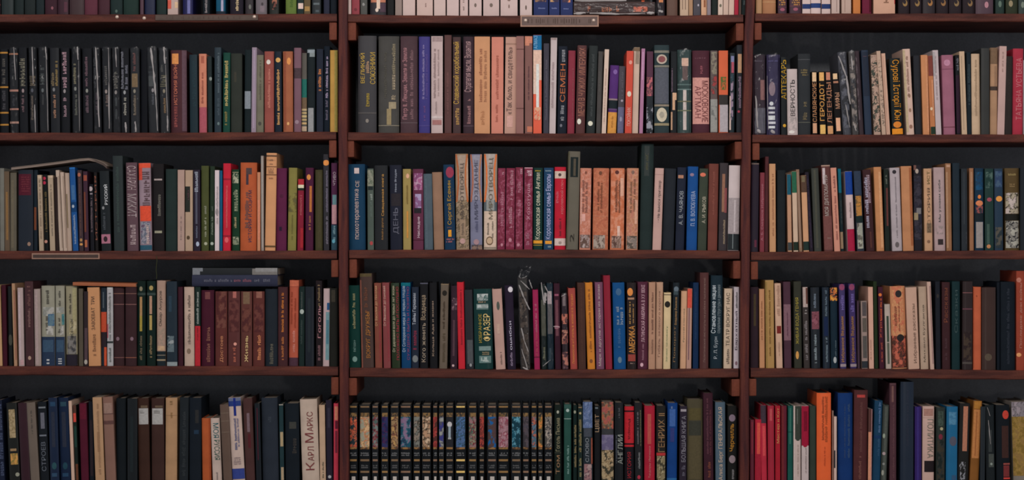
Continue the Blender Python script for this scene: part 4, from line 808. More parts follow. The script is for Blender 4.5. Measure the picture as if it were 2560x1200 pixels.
379 411 995 -1 3c2a26|P .3 .9 1014 1019 605040;P .05 .9 1021 1061 a09c98;h .2 .7 1025 1034 706c68|dark brown book with white library label, second
413 442 994 1 a4805f|t .3 .6 1002 1012 7c6040;t .4 .6 1030 1045 84643c;B 1038 1039 8c6c50|wide plain tan book
447 470 993 2 23272a|t .3 .7 1020 1190 34383a|black book with ribbed dim lettering
473 503 994 0 1b2026|P .5 .8 1025 1058 2c2c2c;P .4 .8 1075 1085 243444|wide black book before the orange one
506 528 1045 -2 a4522f|P .8 1 1046 1200 904428|short orange book
532 555 1045 -6 b8a498|D .25 .85 1058 1095 2c5c60 МОЯ;D .3 .9 1100 1150 285044 РУССИЯ;t .4 .6 1180 1200 807470|short cream book with green letters
559 581 1011 -10 5c4a40|B 1032 1034 6c5c50;B 1052 1054 6c5c50;B 1080 1082 6c5c50|dull khaki-brown ribbed book
582 613 994 -12 b8a296|B 994 1003 606880;B 1003 1016 2a3a70;P .4 .6 994 1040 1f2c70;t .35 .55 1045 1125 50587c;t .6 .75 1045 1120 606080;h .2 .8 1142 1162 847474;B 1172 1198 34407c|white book with blue cross and blue band
615 638 995 -8 48312f|P .35 .65 1033 1080 705c60;P .4 .7 1085 1120 502428|dark brown book with grey title patch
641 654 1008 -5 1c2024|P .4 .55 1020 1150 50202c|thin black book with a red line
657 697 994 -4 2a2f37|t .4 .6 1040 1056 3c424a|very wide slate-black hardback
700 711 1010 -3 243639|B 1010 1013 a0988c;P .2 .9 1080 1116 a08c6c;P .3 .9 1168 1200 a08c70|thin dark teal book with tan tabs
714 749 1008 -2 1b2025|P .3 .8 1055 1072 3c3c38;t .5 .8 1092 1140 403c38|wide black book with dim title
756 799 998 -7 b4a090|T .24 .74 1156 1176 743c3c К;T .38 .74 1117 1153 743c3c АРЛ;T .24 .74 1083 1107 743c3c М;T .38 .74 1030 1079 743c3c АРКС|wide cream book with large rust title
800 815 1012 -3 b4967c|t .4 .7 1155 1195 505040|peach-tan booklet after the cream one
817 832 1000 -3 29242f|e .5 1192 4 4 a09c9c;P .3 .7 1020 1070 34303c|thin dark purple book
834 846 1008 0 b83c4c|P .2 .9 1016 1050 c07860;P .3 .9 1052 1072 5c2430;P .3 .8 1077 1132 702c38|bright pinkish red book by the post
#5M
873 894 1011 0 1b1d1f|B 1013 1014 303234;P .1 .9 1015 1019 8c6c44;m .1 .9 1032 1042 6c5438 303030 806440;m .08 .92 1042 1118 b8503c 5c4438 c86848 283438;m .1 .9 1118 1123 8c6840 503c30;h .1 .9 1130 1140 787878;P .1 .9 1148 1153 8c6c44;h .15 .85 1161 1171 606060;P .1 .9 1177 1182 8c6c44;P .3 .75 1191 1202 b0a8a0|black volume with red tent picture
898 926 1011 0 1b1d1f|B 1013 1014 303234;P .1 .9 1015 1019 786048;m .1 .9 1032 1042 6c5438 303030 806440;m .08 .92 1042 1118 c8a078 807850 b87858 94907c;m .1 .9 1118 1123 8c6840 503c30;h .1 .9 1130 1140 787878;P .1 .9 1148 1153 786048;h .15 .85 1161 1171 606060;P .1 .9 1177 1182 786048;P .3 .75 1191 1202 b0a8a0|black volume with flower-filled picture
930 946 1011 0 1b1d1f|B 1013 1014 303234;P .1 .9 1015 1019 806450;m .1 .9 1032 1042 6c5438 303030 806440;m .08 .92 1042 1118 50605c 5c2c34 804848 707c78;m .1 .9 1118 1123 8c6840 503c30;h .1 .9 1130 1140 787878;P .1 .9 1148 1153 806450;h .15 .85 1161 1171 606060;P .1 .9 1177 1182 806450;P .3 .75 1191 1202 b0a8a0|black volume with grey and wine picture
953 971 1011 0 1b1d1f|B 1013 1014 303234;P .1 .9 1015 1019 8c6c44;m .1 .9 1032 1042 6c5438 303030 806440;m .08 .92 1042 1118 26264a 4c2448 28344c 303058;m .1 .9 1118 1123 8c6840 503c30;h .1 .9 1130 1140 787878;P .1 .9 1148 1153 8c6c44;h .15 .85 1161 1171 606060;P .1 .9 1177 1182 8c6c44;P .3 .75 1191 1202 b0a8a0|black volume with dark violet picture
976 997 1011 0 1b1d1f|B 1013 1014 303234;P .1 .9 1015 1019 786048;m .1 .9 1032 1042 6c5438 303030 806440;m .08 .92 1042 1118 b08c58 785040 402c28 907454;m .1 .9 1118 1123 8c6840 503c30;h .1 .9 1130 1140 787878;P .1 .9 1148 1153 786048;h .15 .85 1161 1171 606060;P .1 .9 1177 1182 786048;P .3 .75 1191 1202 b0a8a0|black volume with golden-brown picture
999 1029 1011 0 1b1d1f|B 1013 1014 303234;P .1 .9 1015 1019 806450;m .1 .9 1032 1042 6c5438 303030 806440;m .08 .92 1042 1118 1f4c5c 28344c 3c6c78 806880;m .1 .9 1118 1123 8c6840 503c30;h .1 .9 1130 1140 787878;P .1 .9 1148 1153 806450;h .15 .85 1161 1171 606060;P .1 .9 1177 1182 806450;P .3 .75 1191 1202 b0a8a0|black volume with teal sea picture
1033 1051 1011 0 1b1d1f|B 1013 1014 303234;P .1 .9 1015 1019 8c6c44;m .1 .9 1032 1042 6c5438 303030 806440;m .08 .92 1042 1118 74746c 5c5c58 403c34 84786c;m .1 .9 1118 1123 8c6840 503c30;h .1 .9 1130 1140 787878;P .1 .9 1148 1153 8c6c44;h .15 .85 1161 1171 606060;P .1 .9 1177 1182 8c6c44;P .3 .75 1191 1202 b0a8a0|black volume with grey figure picture
1054 1078 1011 0 1b1d1f|B 1013 1014 303234;P .1 .9 1015 1019 786048;m .1 .9 1032 1042 6c5438 303030 806440;m .08 .92 1042 1118 a88468 403830 786450 c0a488;m .1 .9 1118 1123 8c6840 503c30;h .1 .9 1130 1140 787878;P .1 .9 1148 1153 786048;h .15 .85 1161 1171 606060;P .1 .9 1177 1182 786048;P .3 .75 1191 1202 b0a8a0|black volume with cream tree picture
1082 1094 1011 0 1b1d1f|B 1013 1014 303234;P .1 .9 1015 1019 806450;m .1 .9 1032 1042 6c5438 303030 806440;m .08 .92 1042 1118 7c3430 a84440 50302c;m .1 .9 1118 1123 8c6840 503c30;h .1 .9 1130 1140 787878;P .1 .9 1148 1153 806450;h .15 .85 1161 1171 606060;P .1 .9 1177 1182 806450;P .3 .75 1191 1202 b0a8a0|black volume with narrow red-dotted picture
1097 1110 1011 0 1b1d1f|B 1013 1014 303234;P .1 .9 1015 1019 8c6c44;m .1 .9 1032 1042 6c5438 303030 806440;m .08 .92 1042 1118 3c3c78 505058 8c8c88;m .1 .9 1118 1123 8c6840 503c30;h .1 .9 1130 1140 787878;P .1 .9 1148 1153 8c6c44;h .15 .85 1161 1171 606060;P .1 .9 1177 1182 8c6c44;P .3 .75 1191 1202 b0a8a0|black volume with narrow blue and grey picture
1114 1134 1011 0 1b1d1f|B 1013 1014 303234;P .1 .9 1015 1019 786048;m .1 .9 1032 1042 6c5438 303030 806440;m .08 .92 1042 1118 28282c 28282c;m .1 .9 1118 1123 8c6840 503c30;h .1 .9 1130 1140 787878;P .1 .9 1148 1153 786048;h .15 .85 1161 1171 606060;P .1 .9 1177 1182 786048;P .3 .75 1191 1202 b0a8a0;e .5 1061 6 7 b8b4b4;P .35 .65 1066 1095 8c98a0;P .3 .7 1094 1098 a0a0a0|black volume with white torch emblem
1138 1165 1011 0 1b1d1f|B 1013 1014 303234;P .1 .9 1015 1019 e8b068;m .1 .9 1032 1042 6c5438 303030 806440;m .08 .92 1042 1118 385060 5070a0 304450 4c6488;m .1 .9 1118 1123 8c6840 503c30;h .1 .9 1130 1140 787878;P .1 .9 1148 1153 e8b068;h .15 .85 1161 1171 606060;P .1 .9 1177 1182 e8b068;P .3 .75 1191 1202 b0a8a0|black volume with slate blue picture
1171 1192 1011 0 1b1d1f|B 1013 1014 303234;P .1 .9 1015 1019 8c6c44;m .1 .9 1032 1042 6c5438 303030 806440;m .08 .92 1042 1118 807c68 702c34 3c5c50 8c6868;m .1 .9 1118 1123 8c6840 503c30;h .1 .9 1130 1140 787878;P .1 .9 1148 1153 8c6c44;h .15 .85 1161 1171 606060;P .1 .9 1177 1182 8c6c44;P .3 .75 1191 1202 b0a8a0|black volume with red, cream and green picture
1198 1211 1011 0 1b1d1f|B 1013 1014 303234;P .1 .9 1015 1019 786048;m .1 .9 1032 1042 6c5438 303030 806440;m .08 .92 1042 1118 50282c a8463c 703430;m .1 .9 1118 1123 8c6840 503c30;h .1 .9 1130 1140 787878;P .1 .9 1148 1153 786048;h .15 .85 1161 1171 606060;P .1 .9 1177 1182 786048;P .3 .75 1191 1202 b0a8a0|black volume with narrow orange-red picture
1218 1242 1011 0 1b1d1f|B 1013 1014 303234;P .1 .9 1015 1019 806450;m .1 .9 1032 1042 6c5438 303030 806440;m .08 .92 1042 1118 1e5890 4c403c 503c3c;m .1 .9 1118 1123 8c6840 503c30;h .1 .9 1130 1140 787878;P .1 .9 1148 1153 806450;h .15 .85 1161 1171 606060;P .1 .9 1177 1182 806450;P .3 .75 1191 1202 b0a8a0|black volume with bright blue-topped picture
1244 1273 1011 0 1b1d1f|B 1013 1014 303234;P .1 .9 1015 1019 8c6c44;m .1 .9 1032 1042 6c5438 303030 806440;m .08 .92 1042 1118 a07880 80585c 904858 b08c90;m .1 .9 1118 1123 8c6840 503c30;h .1 .9 1130 1140 787878;P .1 .9 1148 1153 8c6c44;h .15 .85 1161 1171 606060;P .1 .9 1177 1182 8c6c44;P .3 .75 1191 1202 b0a8a0|black volume with pink and mauve picture
1278 1303 1011 0 1b1d1f|B 1013 1014 303234;P .1 .9 1015 1019 786048;m .1 .9 1032 1042 6c5438 303030 806440;m .08 .92 1042 1118 204c5c 5c90a0 1c3440 183844;m .1 .9 1118 1123 8c6840 503c30;h .1 .9 1130 1140 787878;P .1 .9 1148 1153 786048;h .15 .85 1161 1171 606060;P .1 .9 1177 1182 786048;P .3 .75 1191 1202 b0a8a0|black volume with turquoise picture
1306 1323 1011 0 1b1d1f|B 1013 1014 303234;P .1 .9 1015 1019 806450;m .1 .9 1032 1042 6c5438 303030 806440;m .08 .92 1042 1118 48444c 584c50 3c383c;m .1 .9 1118 1123 8c6840 503c30;h .1 .9 1130 1140 787878;P .1 .9 1148 1153 806450;h .15 .85 1161 1171 606060;P .1 .9 1177 1182 806450;P .3 .75 1191 1202 b0a8a0|black volume with plain grey picture
1328 1342 1011 0 1b1d1f|B 1013 1014 303234;P .1 .9 1015 1019 8c6c44;m .1 .9 1032 1042 6c5438 303030 806440;m .08 .92 1042 1118 587080 383c44 b06048 48606c;m .1 .9 1118 1123 8c6840 503c30;h .1 .9 1130 1140 787878;P .1 .9 1148 1153 8c6c44;h .15 .85 1161 1171 606060;P .1 .9 1177 1182 8c6c44;P .3 .75 1191 1202 b0a8a0|black volume with blue and orange picture
1345 1357 1011 0 1b1d1f|B 1013 1014 303234;P .1 .9 1015 1019 786048;m .1 .9 1032 1042 6c5438 303030 806440;m .08 .92 1042 1118 c07840 806838 484438;m .1 .9 1118 1123 8c6840 503c30;h .1 .9 1130 1140 787878;P .1 .9 1148 1153 786048;h .15 .85 1161 1171 606060;P .1 .9 1177 1182 786048;P .3 .75 1191 1202 b0a8a0|black volume with flame orange picture
1361 1381 1011 0 1b1d1f|B 1013 1014 303234;P .1 .9 1015 1019 806450;m .1 .9 1032 1042 6c5438 303030 806440;m .08 .92 1042 1118 787068 38383c a09488 504c48;m .1 .9 1118 1123 8c6840 503c30;h .1 .9 1130 1140 787878;P .1 .9 1148 1153 806450;h .15 .85 1161 1171 606060;P .1 .9 1177 1182 806450;P .3 .75 1191 1202 b0a8a0|black volume with black and white picture
1386 1403 1011 0 1d2420|e .5 1030 3 4 a0a090;T .2 .8 1045 1128 8c8468 Гоголь Письма;T .2 .8 1138 1185 8c6c50 Том;B 1131 1133 3c3c34|black-green volume with cream title
1410 1428 1010 0 284840|B 1012 1021 34544c;e .5 1026 4 4 a0b0a8;B 1046 1048 7c9088;t .4 .7 1112 1185 7c9c94|sea green volume with pale rules
1433 1443 1012 0 1a2624|e .4 1030 3 4 90907c;t .2 .8 1060 1168 8c7c58|slim black-green volume with gold title
1445 1456 1014 0 1c2824|P .1 .9 1017 1020 806850;e .5 1033 3 3 a0906c;t .2 .8 1046 1130 8c7c54;t .2 .8 1145 1192 8c8058|slim green-black volume beside blue head
1458 1482 1004 -1 232a2f|m .0 1 1004 1070 58688c 6c7a98 4c5c7c;P .1 .9 1071 1092 40444c;T .25 .6 1095 1155 84888c СЛОВО;P .85 1 1095 1160 8c4c3c;m .1 .9 1160 1200 8c6868 5c444c 9c8480|dark book with blue-grey picture head
1486 1501 1014 0 1c1d1f|P .1 .6 1018 1022 60686c;T .1 .9 1036 1080 a08468 ЦВЕТ|black book with tan block letters
1504 1534 1004 0 403c38|m .0 1 1004 1072 94504c a85c40 706450 5c4038;B 1072 1086 38383a;m .0 1 1087 1125 605874 706880;m .0 1 1125 1200 a08c6c 786448 b09878 403c30|book with painted orange and lilac spine
1537 1558 1006 0 1b1d1f|t .4 .6 1015 1045 5c5c60;T .35 .95 1087 1160 8c9088 АНГЛИИ;t .1 .25 1087 1158 60646c|black book with big grey capitals
1561 1585 1015 0 1e1c20|B 1015 1026 b02830;B 1026 1030 30181c;B 1030 1108 b02830;B 1109 1112 28181c;B 1112 1117 b02830;D .35 .65 1047 1098 50181c Ричард;T .3 .7 1130 1195 902830 ИСТОРИЯ|black book with red panel and letters
1588 1607 1006 -2 242426|t .3 .5 1030 1110 787074;t .7 .85 1025 1115 787458;t .4 .7 1130 1172 808080;e .5 1193 4 5 a03040|black book with double grey title
1611 1637 1014 0 9c2434|P .3 .65 1035 1110 a84c44;T .4 .65 1115 1195 b8706c Тюдоры Империя|crimson book with orange title
1641 1664 1014 0 252423|T .2 .9 1033 1130 8c6c4c ГЕНРИХ II;B 1132 1139 a83434;m .05 .95 1140 1200 807458 5c5038 a09474 403c30|black book with gold capitals and portrait foot
1667 1692 1007 2 1a3c74|P .2 .8 1023 1066 3c5c94;t .3 .5 1016 1022 8090b0;P .3 .7 1070 1105 30386c;P .0 1 1195 1202 2c5c8c|vivid blue book with paler head
1698 1716 1015 2 2c2630|P .1 .9 1023 1029 948c90;T .25 .85 1040 1155 807c84 БОЛЬШАЯ КНИГА;t .3 .8 1160 1190 605c68|dark mauve book with grey capitals
1718 1757 998 0 4a4434|P .1 .9 1020 1050 50482e;P .1 .9 1052 1088 383830;P .1 .9 1090 1198 504834|very wide olive-khaki book
1760 1784 982 -2 3a222a|t .3 .5 995 1135 68424a;t .6 .8 1020 1138 60383c;t .4 .7 1155 1198 7c4838|tall dark maroon book
1789 1814 1005 -1 4c5c68|T .3 .8 1018 1200 c0a890 Алиса Берг ГЕНЕРАЛЬСКАЯ|slate blue book with cream title
1819 1842 1014 0 20201f|e .5 1045 8 9 7c6c78;T .2 .8 1060 1128 b88030 Черчилль;e .5 1148 8 10 88787c;t .4 .7 1172 1198 848080|black book with gold title and two discs
#5R
1875 1885 1049 0 5c2430|P .4 .7 1055 1135 80303c|thin dark rose booklet by the post
1887 1903 1048 1 a82838|P .3 .8 1057 1135 c85044;P .1 .9 1135 1200 982434|short red booklet with orange title
1904 1918 1012 -3 b03040|P .0 1 1012 1058 40343c;P .3 .8 1065 1140 c8484c|red booklet with dark mauve head
1920 1936 1014 -1 942434|P .3 .7 1022 1052 b04c50|crimson booklet, left of the gold-titled one
1938 1951 1014 0 9c2430|T .3 .9 1020 1108 c08c58 Мастер и Кот|crimson booklet with gold title
1953 1967 1014 0 5c2430|P .0 .5 1016 1200 68282c|dark red hardback between red and green
1969 1982 1014 1 205048|P .3 .6 1020 1110 38685c;B 1079 1081 184038|emerald green booklet
1984 2002 1014 0 b8a49c|P .0 .12 1014 1200 c8b8b0;P .2 1 1014 1098 383c34;e .6 1098 5 4 383c34;P .45 .6 1022 1060 585c54;t .5 .7 1110 1190 988478|white booklet with dark olive head
2004 2022 1014 0 b8a8a4|P .0 1 1014 1114 901c34;P .3 .8 1028 1078 701428;e .5 1114 5 4 901c34;t .5 .7 1120 1185 8c7c78|white booklet with crimson head
2024 2040 1014 0 343c34||dark grey-green booklet
2042 2078 982 0 d85c30|t .35 .5 990 1100 8c4428;t .55 .75 990 1105 944828;t .5 .6 1115 1165 b04c2c|wide bright orange book
2080 2084 1026 0 8c7064||sliver of brown booklet behind orange
2085 2092 1041 0 c0a498|P .0 .5 1126 1170 24282c|thin cream booklet with black mark
2095 2132 982 0 1a3464|t .4 .5 1008 1145 3c4c6c;t .65 .8 1008 1148 405470|wide royal blue book with faint title
2134 2168 975 2 4c2c2c|P .2 .8 987 994 a8403c;t .4 .6 1005 1130 684440;t .35 .55 1138 1198 785048|wide brown-red book with red tab
2169.5 2179 1022 2 503430f|P .0 .9 1080 1200 c08468;P .8 1 1022 1200 9c7474|short patched peach and brown booklet
2180 2200 1001 7 1e3c54|t .5 .8 1006 1085 5c789c;B 1089 1096 1c3458;t .5 .8 1095 1140 385874|dark teal-blue leaning book
2201 2216 1012 7 383c38|P .3 .8 1016 1200 4c504a;e .3 1090 3 6 889080;e .4 1134 4 4 a08c8c;e .4 1160 3 3 80807c;e .3 1182 3 7 8c8c80|grey-green book with pale spots
2224 2241 957 0 4c3238|B 957 962 5c4044;P .3 .6 965 1005 70504c;t .4 .7 1010 1195 68484c|very tall mauve-brown book
2251 2284 954 1 222a36|t .4 .6 975 1115 303440|very tall wide slate blue hardback
2287 2304 1016 0 322458|P .3 .6 1018 1200 382c68|violet hardback
2306 2335 1015 1 b8988c|P .1 .9 1022 1040 9c7468;B 1044 1045 a48478;D .4 .95 1048 1145 706c60 ПОЛИТИКА;P .15 1 1152 1180 241e20|cream-pink book with black block
2340 2362 1018 1 282e2a|m .2 .8 1028 1065 404c44 303a34 485448;e .6 1072 4 4 a09878;e .5 1092 5 7 702c38;m .1 .9 1100 1200 202624 2c3030 38342c|dark green book with red blossom
2365 2393 1016 2 1e5c80|m .2 .9 1030 1062 4c7c98 3c6c8c;e .6 1103 9 12 50505c;P .5 .9 1188 1200 34506c|bright teal blue book with brown disc
2394 2420 1008 6 242423|P .35 .8 1016 1128 a87058;e .4 1165 7 6 9c9ca0;m .2 .7 1155 1200 242423 88888c 242423|black book with peach title strip
2424 2446 1002 10 7c5028|P .1 .9 1002 1022 a06c30;P .1 .9 1024 1146 b07444;P .4 .5 1030 1140 8c5430|orange-brown leaning book
2450 2462 1016 2 23282c||black book after the orange-brown one
2466 2488 1012 -3 202426|P .3 .7 1075 1130 343838;P .3 .9 1135 1168 444844;e .6 1160 3 3 808880;F .2 1018 .5 1040 2;F .3 1050 .5 1110 2|black film-edged book with grey label
2492 2526 1012 -2 191d21|e .7 1037 8 11 b84034;P .4 .9 1065 1145 3c2824;P .5 1 1158 1162 904840;P .5 .95 1164 1192 703030;P .5 1 1194 1198 c04038|wide black book with red disc and red block
2535 2580 1004 -6 787068|m .0 1 1004 1042 7c7478 5c5458 908488;m .0 1 1042 1190 84683c 90743c 786030|wide book with mustard yellow spine panel
'''

# ---------------------------------------------------------------- books
def colour_name(h):
    r, g, b = (int(h[i:i + 2], 16) for i in (0, 2, 4))
    import colorsys
    hh, s, v = colorsys.rgb_to_hsv(r / 255, g / 255, b / 255)
    hh *= 360
    if v < 0.2: return 'black'
    if s < 0.14: return 'white' if v > 0.7 else 'grey'
    if v < 0.3 and s < 0.3: return 'charcoal'
    if hh < 14 or hh > 345: n = 'red'
    elif hh < 34: n = 'orange' if s > 0.5 and v > 0.6 else ('tan' if v > 0.55 else 'brown')
    elif hh < 65: n = 'gold' if s > 0.5 and v > 0.5 else ('cream' if v > 0.6 else 'olive')
    elif hh < 165: n = 'green'
    elif hh < 200: n = 'teal'
    elif hh < 255: n = 'blue'
    else: n = 'purple' if hh < 300 else 'plum'
    if n == 'red' and s < 0.4: n = 'pink' if v > 0.5 else 'maroon'
    return n

class Spine:
    """the front surface of a spine: u across 0..1, z up in metres"""
    def __init__(s, w, h, bulge): s.w, s.h, s.b = w, h, bulge
    def p(s, u, z, off=0.0):
        return ((u - 0.5) * s.w, s.b * abs(2 * u - 1) ** 3.2 - off, z)

def patch(sp, u0, u1, z0, z1, off, nz=1, nu=None):
    nu = nu or max(1, int(math.ceil((u1 - u0) * 8)))
    vs = [sp.p(u0 + (u1 - u0) * i / nu, z0 + (z1 - z0) * j / nz, off) for j in range(nz + 1) for i in range(nu + 1)]
    fs = [(j * (nu + 1) + i, j * (nu + 1) + i + 1, (j + 1) * (nu + 1) + i + 1, (j + 1) * (nu + 1) + i) for j in range(nz) for i in range(nu)]
    return vs, fs

_fc = bpy.data.curves.new('lettering', 'FONT'); _fo = bpy.data.objects.new('lettering', _fc); COL.objects.link(_fo)
_fc.resolution_u = 3; _fc.size = 1.0
_tcache = {}
def _bx(x0, x1, y0, y1): return [(x0, y0), (x1, y0), (x1, y1), (x0, y1)]
_soft_sign = [_bx(0, .09, 0, .54), _bx(.09, .34, 0, .08), _bx(.09, .34, .25, .33), _bx(.31, .4, .04, .29)]
_drawn = {'н': (.43, [_bx(0, .09, 0, .54), _bx(.34, .43, 0, .54), _bx(.09, .34, .23, .31)]),
          'и': (.44, [_bx(0, .09, 0, .54), _bx(.35, .44, 0, .54), [(.07, .06), (.09, 0), (.37, .48), (.35, .54)]]),
          'ь': (.40, _soft_sign), 'ы': (.58, _soft_sign + [_bx(.49, .58, 0, .54)]),
          'ф': (.56, [_bx(.24, .32, -.18, .72), _bx(0, .09, .1, .44), _bx(.47, .56, .1, .44), _bx(.06, .5, 0, .09), _bx(.06, .5, .45, .54)])}
_one = {}
def one_glyph(c):
    """outline faces of a single letter and its width, standing on the baseline at x = 0"""
    if c in _one: return _one[c]
    k = c.lower()
    if k in _drawn and not (c == 'И' or c == 'Н' or c == 'Ф'):
        wd, polys = _drawn[k]
        s = 0.73 / 0.54 if c != k else 1.0
        vs = [(x * s, y * s) for p in polys for x, y in p]
        fs = [tuple(range(4 * i, 4 * i + 4)) for i in range(len(polys))]
        _one[c] = (vs, fs, wd * s)
    else:
        _fc.body = c
        dg = bpy.context.evaluated_depsgraph_get()
        m = bpy.data.meshes.new_from_object(_fo.evaluated_get(dg))
        vs = [(v.co.x, v.co.y) for v in m.vertices]
        fs = [tuple(p.vertices) for p in m.polygons]
        bpy.data.meshes.remove(m)
        x0 = min((v[0] for v in vs), default=0)
        vs = [(x - x0, y) for x, y in vs]
        _one[c] = (vs, fs, max((v[0] for v in vs), default=0))
    return _one[c]

def glyphs(s):
    if s not in _tcache:
        V_, F_ = [], []
        x = 0.0
        for c in s:
            if c == ' ':
                x += 0.3; continue
            vs, fs, wd = one_glyph(c)
            k = len(V_)
            V_ += [(x + a, b_, 0.0) for a, b_ in vs]
            F_ += [tuple(i + k for i in f) for f in fs]
            x += wd + 0.11
        _tcache[s] = (V_, F_)
    return _tcache[s]

def add(acc, vs, fs, col):
    k = len(acc[0])
    acc[0].extend(vs); acc[1].extend(tuple(i + k for i in f) for f in fs)
    acc[2].extend([col] * len(vs))

def ticks(acc, sp, u0, u1, z0, z1, off, col, rnd, vertical):
    """small illegible lettering: a row of strokes of uneven length"""
    if vertical:
        size = (u1 - u0) * sp.w
        pitch = max(0.0022, size * 0.62)
        z = z0
        while z < z1 - pitch * 0.6:
            if rnd.random() > 0.12:
                a = u0 + (u1 - u0) * (0.0 if rnd.random() < 0.3 else 0.22)
                for fz, (ua, ub) in ((0.08, (a, u1)), (0.55, (a, u1) if rnd.random() < 0.5 else (rnd.uniform(a, (a + u1) / 2), rnd.uniform((a + u1) / 2, u1)))):
                    v, f = patch(sp, ua, ub, z + pitch * fz, z + pitch * (fz + 0.24), off, 1, 1); add(acc, v, f, col)
                m = rnd.uniform(a, u1)
                mu = min(u1, m + 0.22 * (u1 - u0))
                v, f = patch(sp, m, mu, z + pitch * 0.1, z + pitch * 0.78, off, 1, 1); add(acc, v, f, col)
            z += pitch
    else:
        rows = max(1, int(round((z1 - z0) / 0.0055)))
        rh = (z1 - z0) / rows
        du = 0.0022 / sp.w
        for r in range(rows):
            u = u0 + rnd.uniform(0, 0.1) * (u1 - u0)
            e = u1 - rnd.uniform(0, 0.1) * (u1 - u0)
            while u < e:
                if rnd.random() > 0.15:
                    zz = z0 + r * rh
                    v, f = patch(sp, u, min(e, u + du * 0.62), zz + rh * 0.12, zz + rh * rnd.uniform(0.6, 0.85), off, 1, 1); add(acc, v, f, col)
                u += du

def text(acc, sp, u0, u1, z0, z1, off, col, s, up):
    gv, gf = glyphs(s)
    if not gv: return
    xs = [v[0] for v in gv]; ys = [v[1] for v in gv]
    x0, x1, y0, y1 = min(xs), max(xs), min(ys), max(ys)
    out = []
    for x, y, _ in gv:
        a = (x - x0) / (x1 - x0); b = (y - y0) / (y1 - y0)
        if up: out.append(sp.p(u1 - b * (u1 - u0), z0 + a * (z1 - z0), off))
        else: out.append(sp.p(u0 + b * (u1 - u0), z1 - a * (z1 - z0), off))
    add(acc, out, gf, col)

def disc(sp, u, z, rx, rz, off, n=16):
    ru = rx / sp.w
    vs = [sp.p(u, z, off)]
    R = 4
    for r in range(1, R + 1):
        for k in range(n):
            a = 2 * math.pi * k / n
            vs.append(sp.p(min(1, max(0, u + ru * r / R * math.cos(a))), z + rz * r / R * math.sin(a), off))
    fs = [(0, 1 + k, 1 + (k + 1) % n) for k in range(n)]
    for r in range(R - 1):
        for k in range(n):
            p, q = 1 + r * n + k, 1 + r * n + (k + 1) % n
            fs.append((p, p + n, q + n, q))
    return vs, fs

def picture(sp, u0, u1, z0, z1, off, cols, rnd):
    nu = max(4, int((u1 - u0) * sp.w / 0.0017)); nz = max(4, int((z1 - z0) / 0.0018))
    vs, fs = patch(sp, u0, u1, z0, z1, off, nz, nu)
    cs = []
    sx, sz = rnd.uniform(0, 50), rnd.uniform(0, 50)
    from mathutils import noise
    cl = [lin(c) for c in cols]
    for j in range(nz + 1):
        for i in range(nu + 1):
            q = (noise.noise(Vector((sx + i * 0.20, sz + j * 0.155, 0.3))) + 0.4 * noise.noise(Vector((sx + i * 0.6, sz + j * 0.5, 7.3)))) * 1.4 + 0.5
            k = min(len(cl) - 1, max(0, int(q * len(cl))))
            cs.append(cl[k])
    return vs, fs, cs

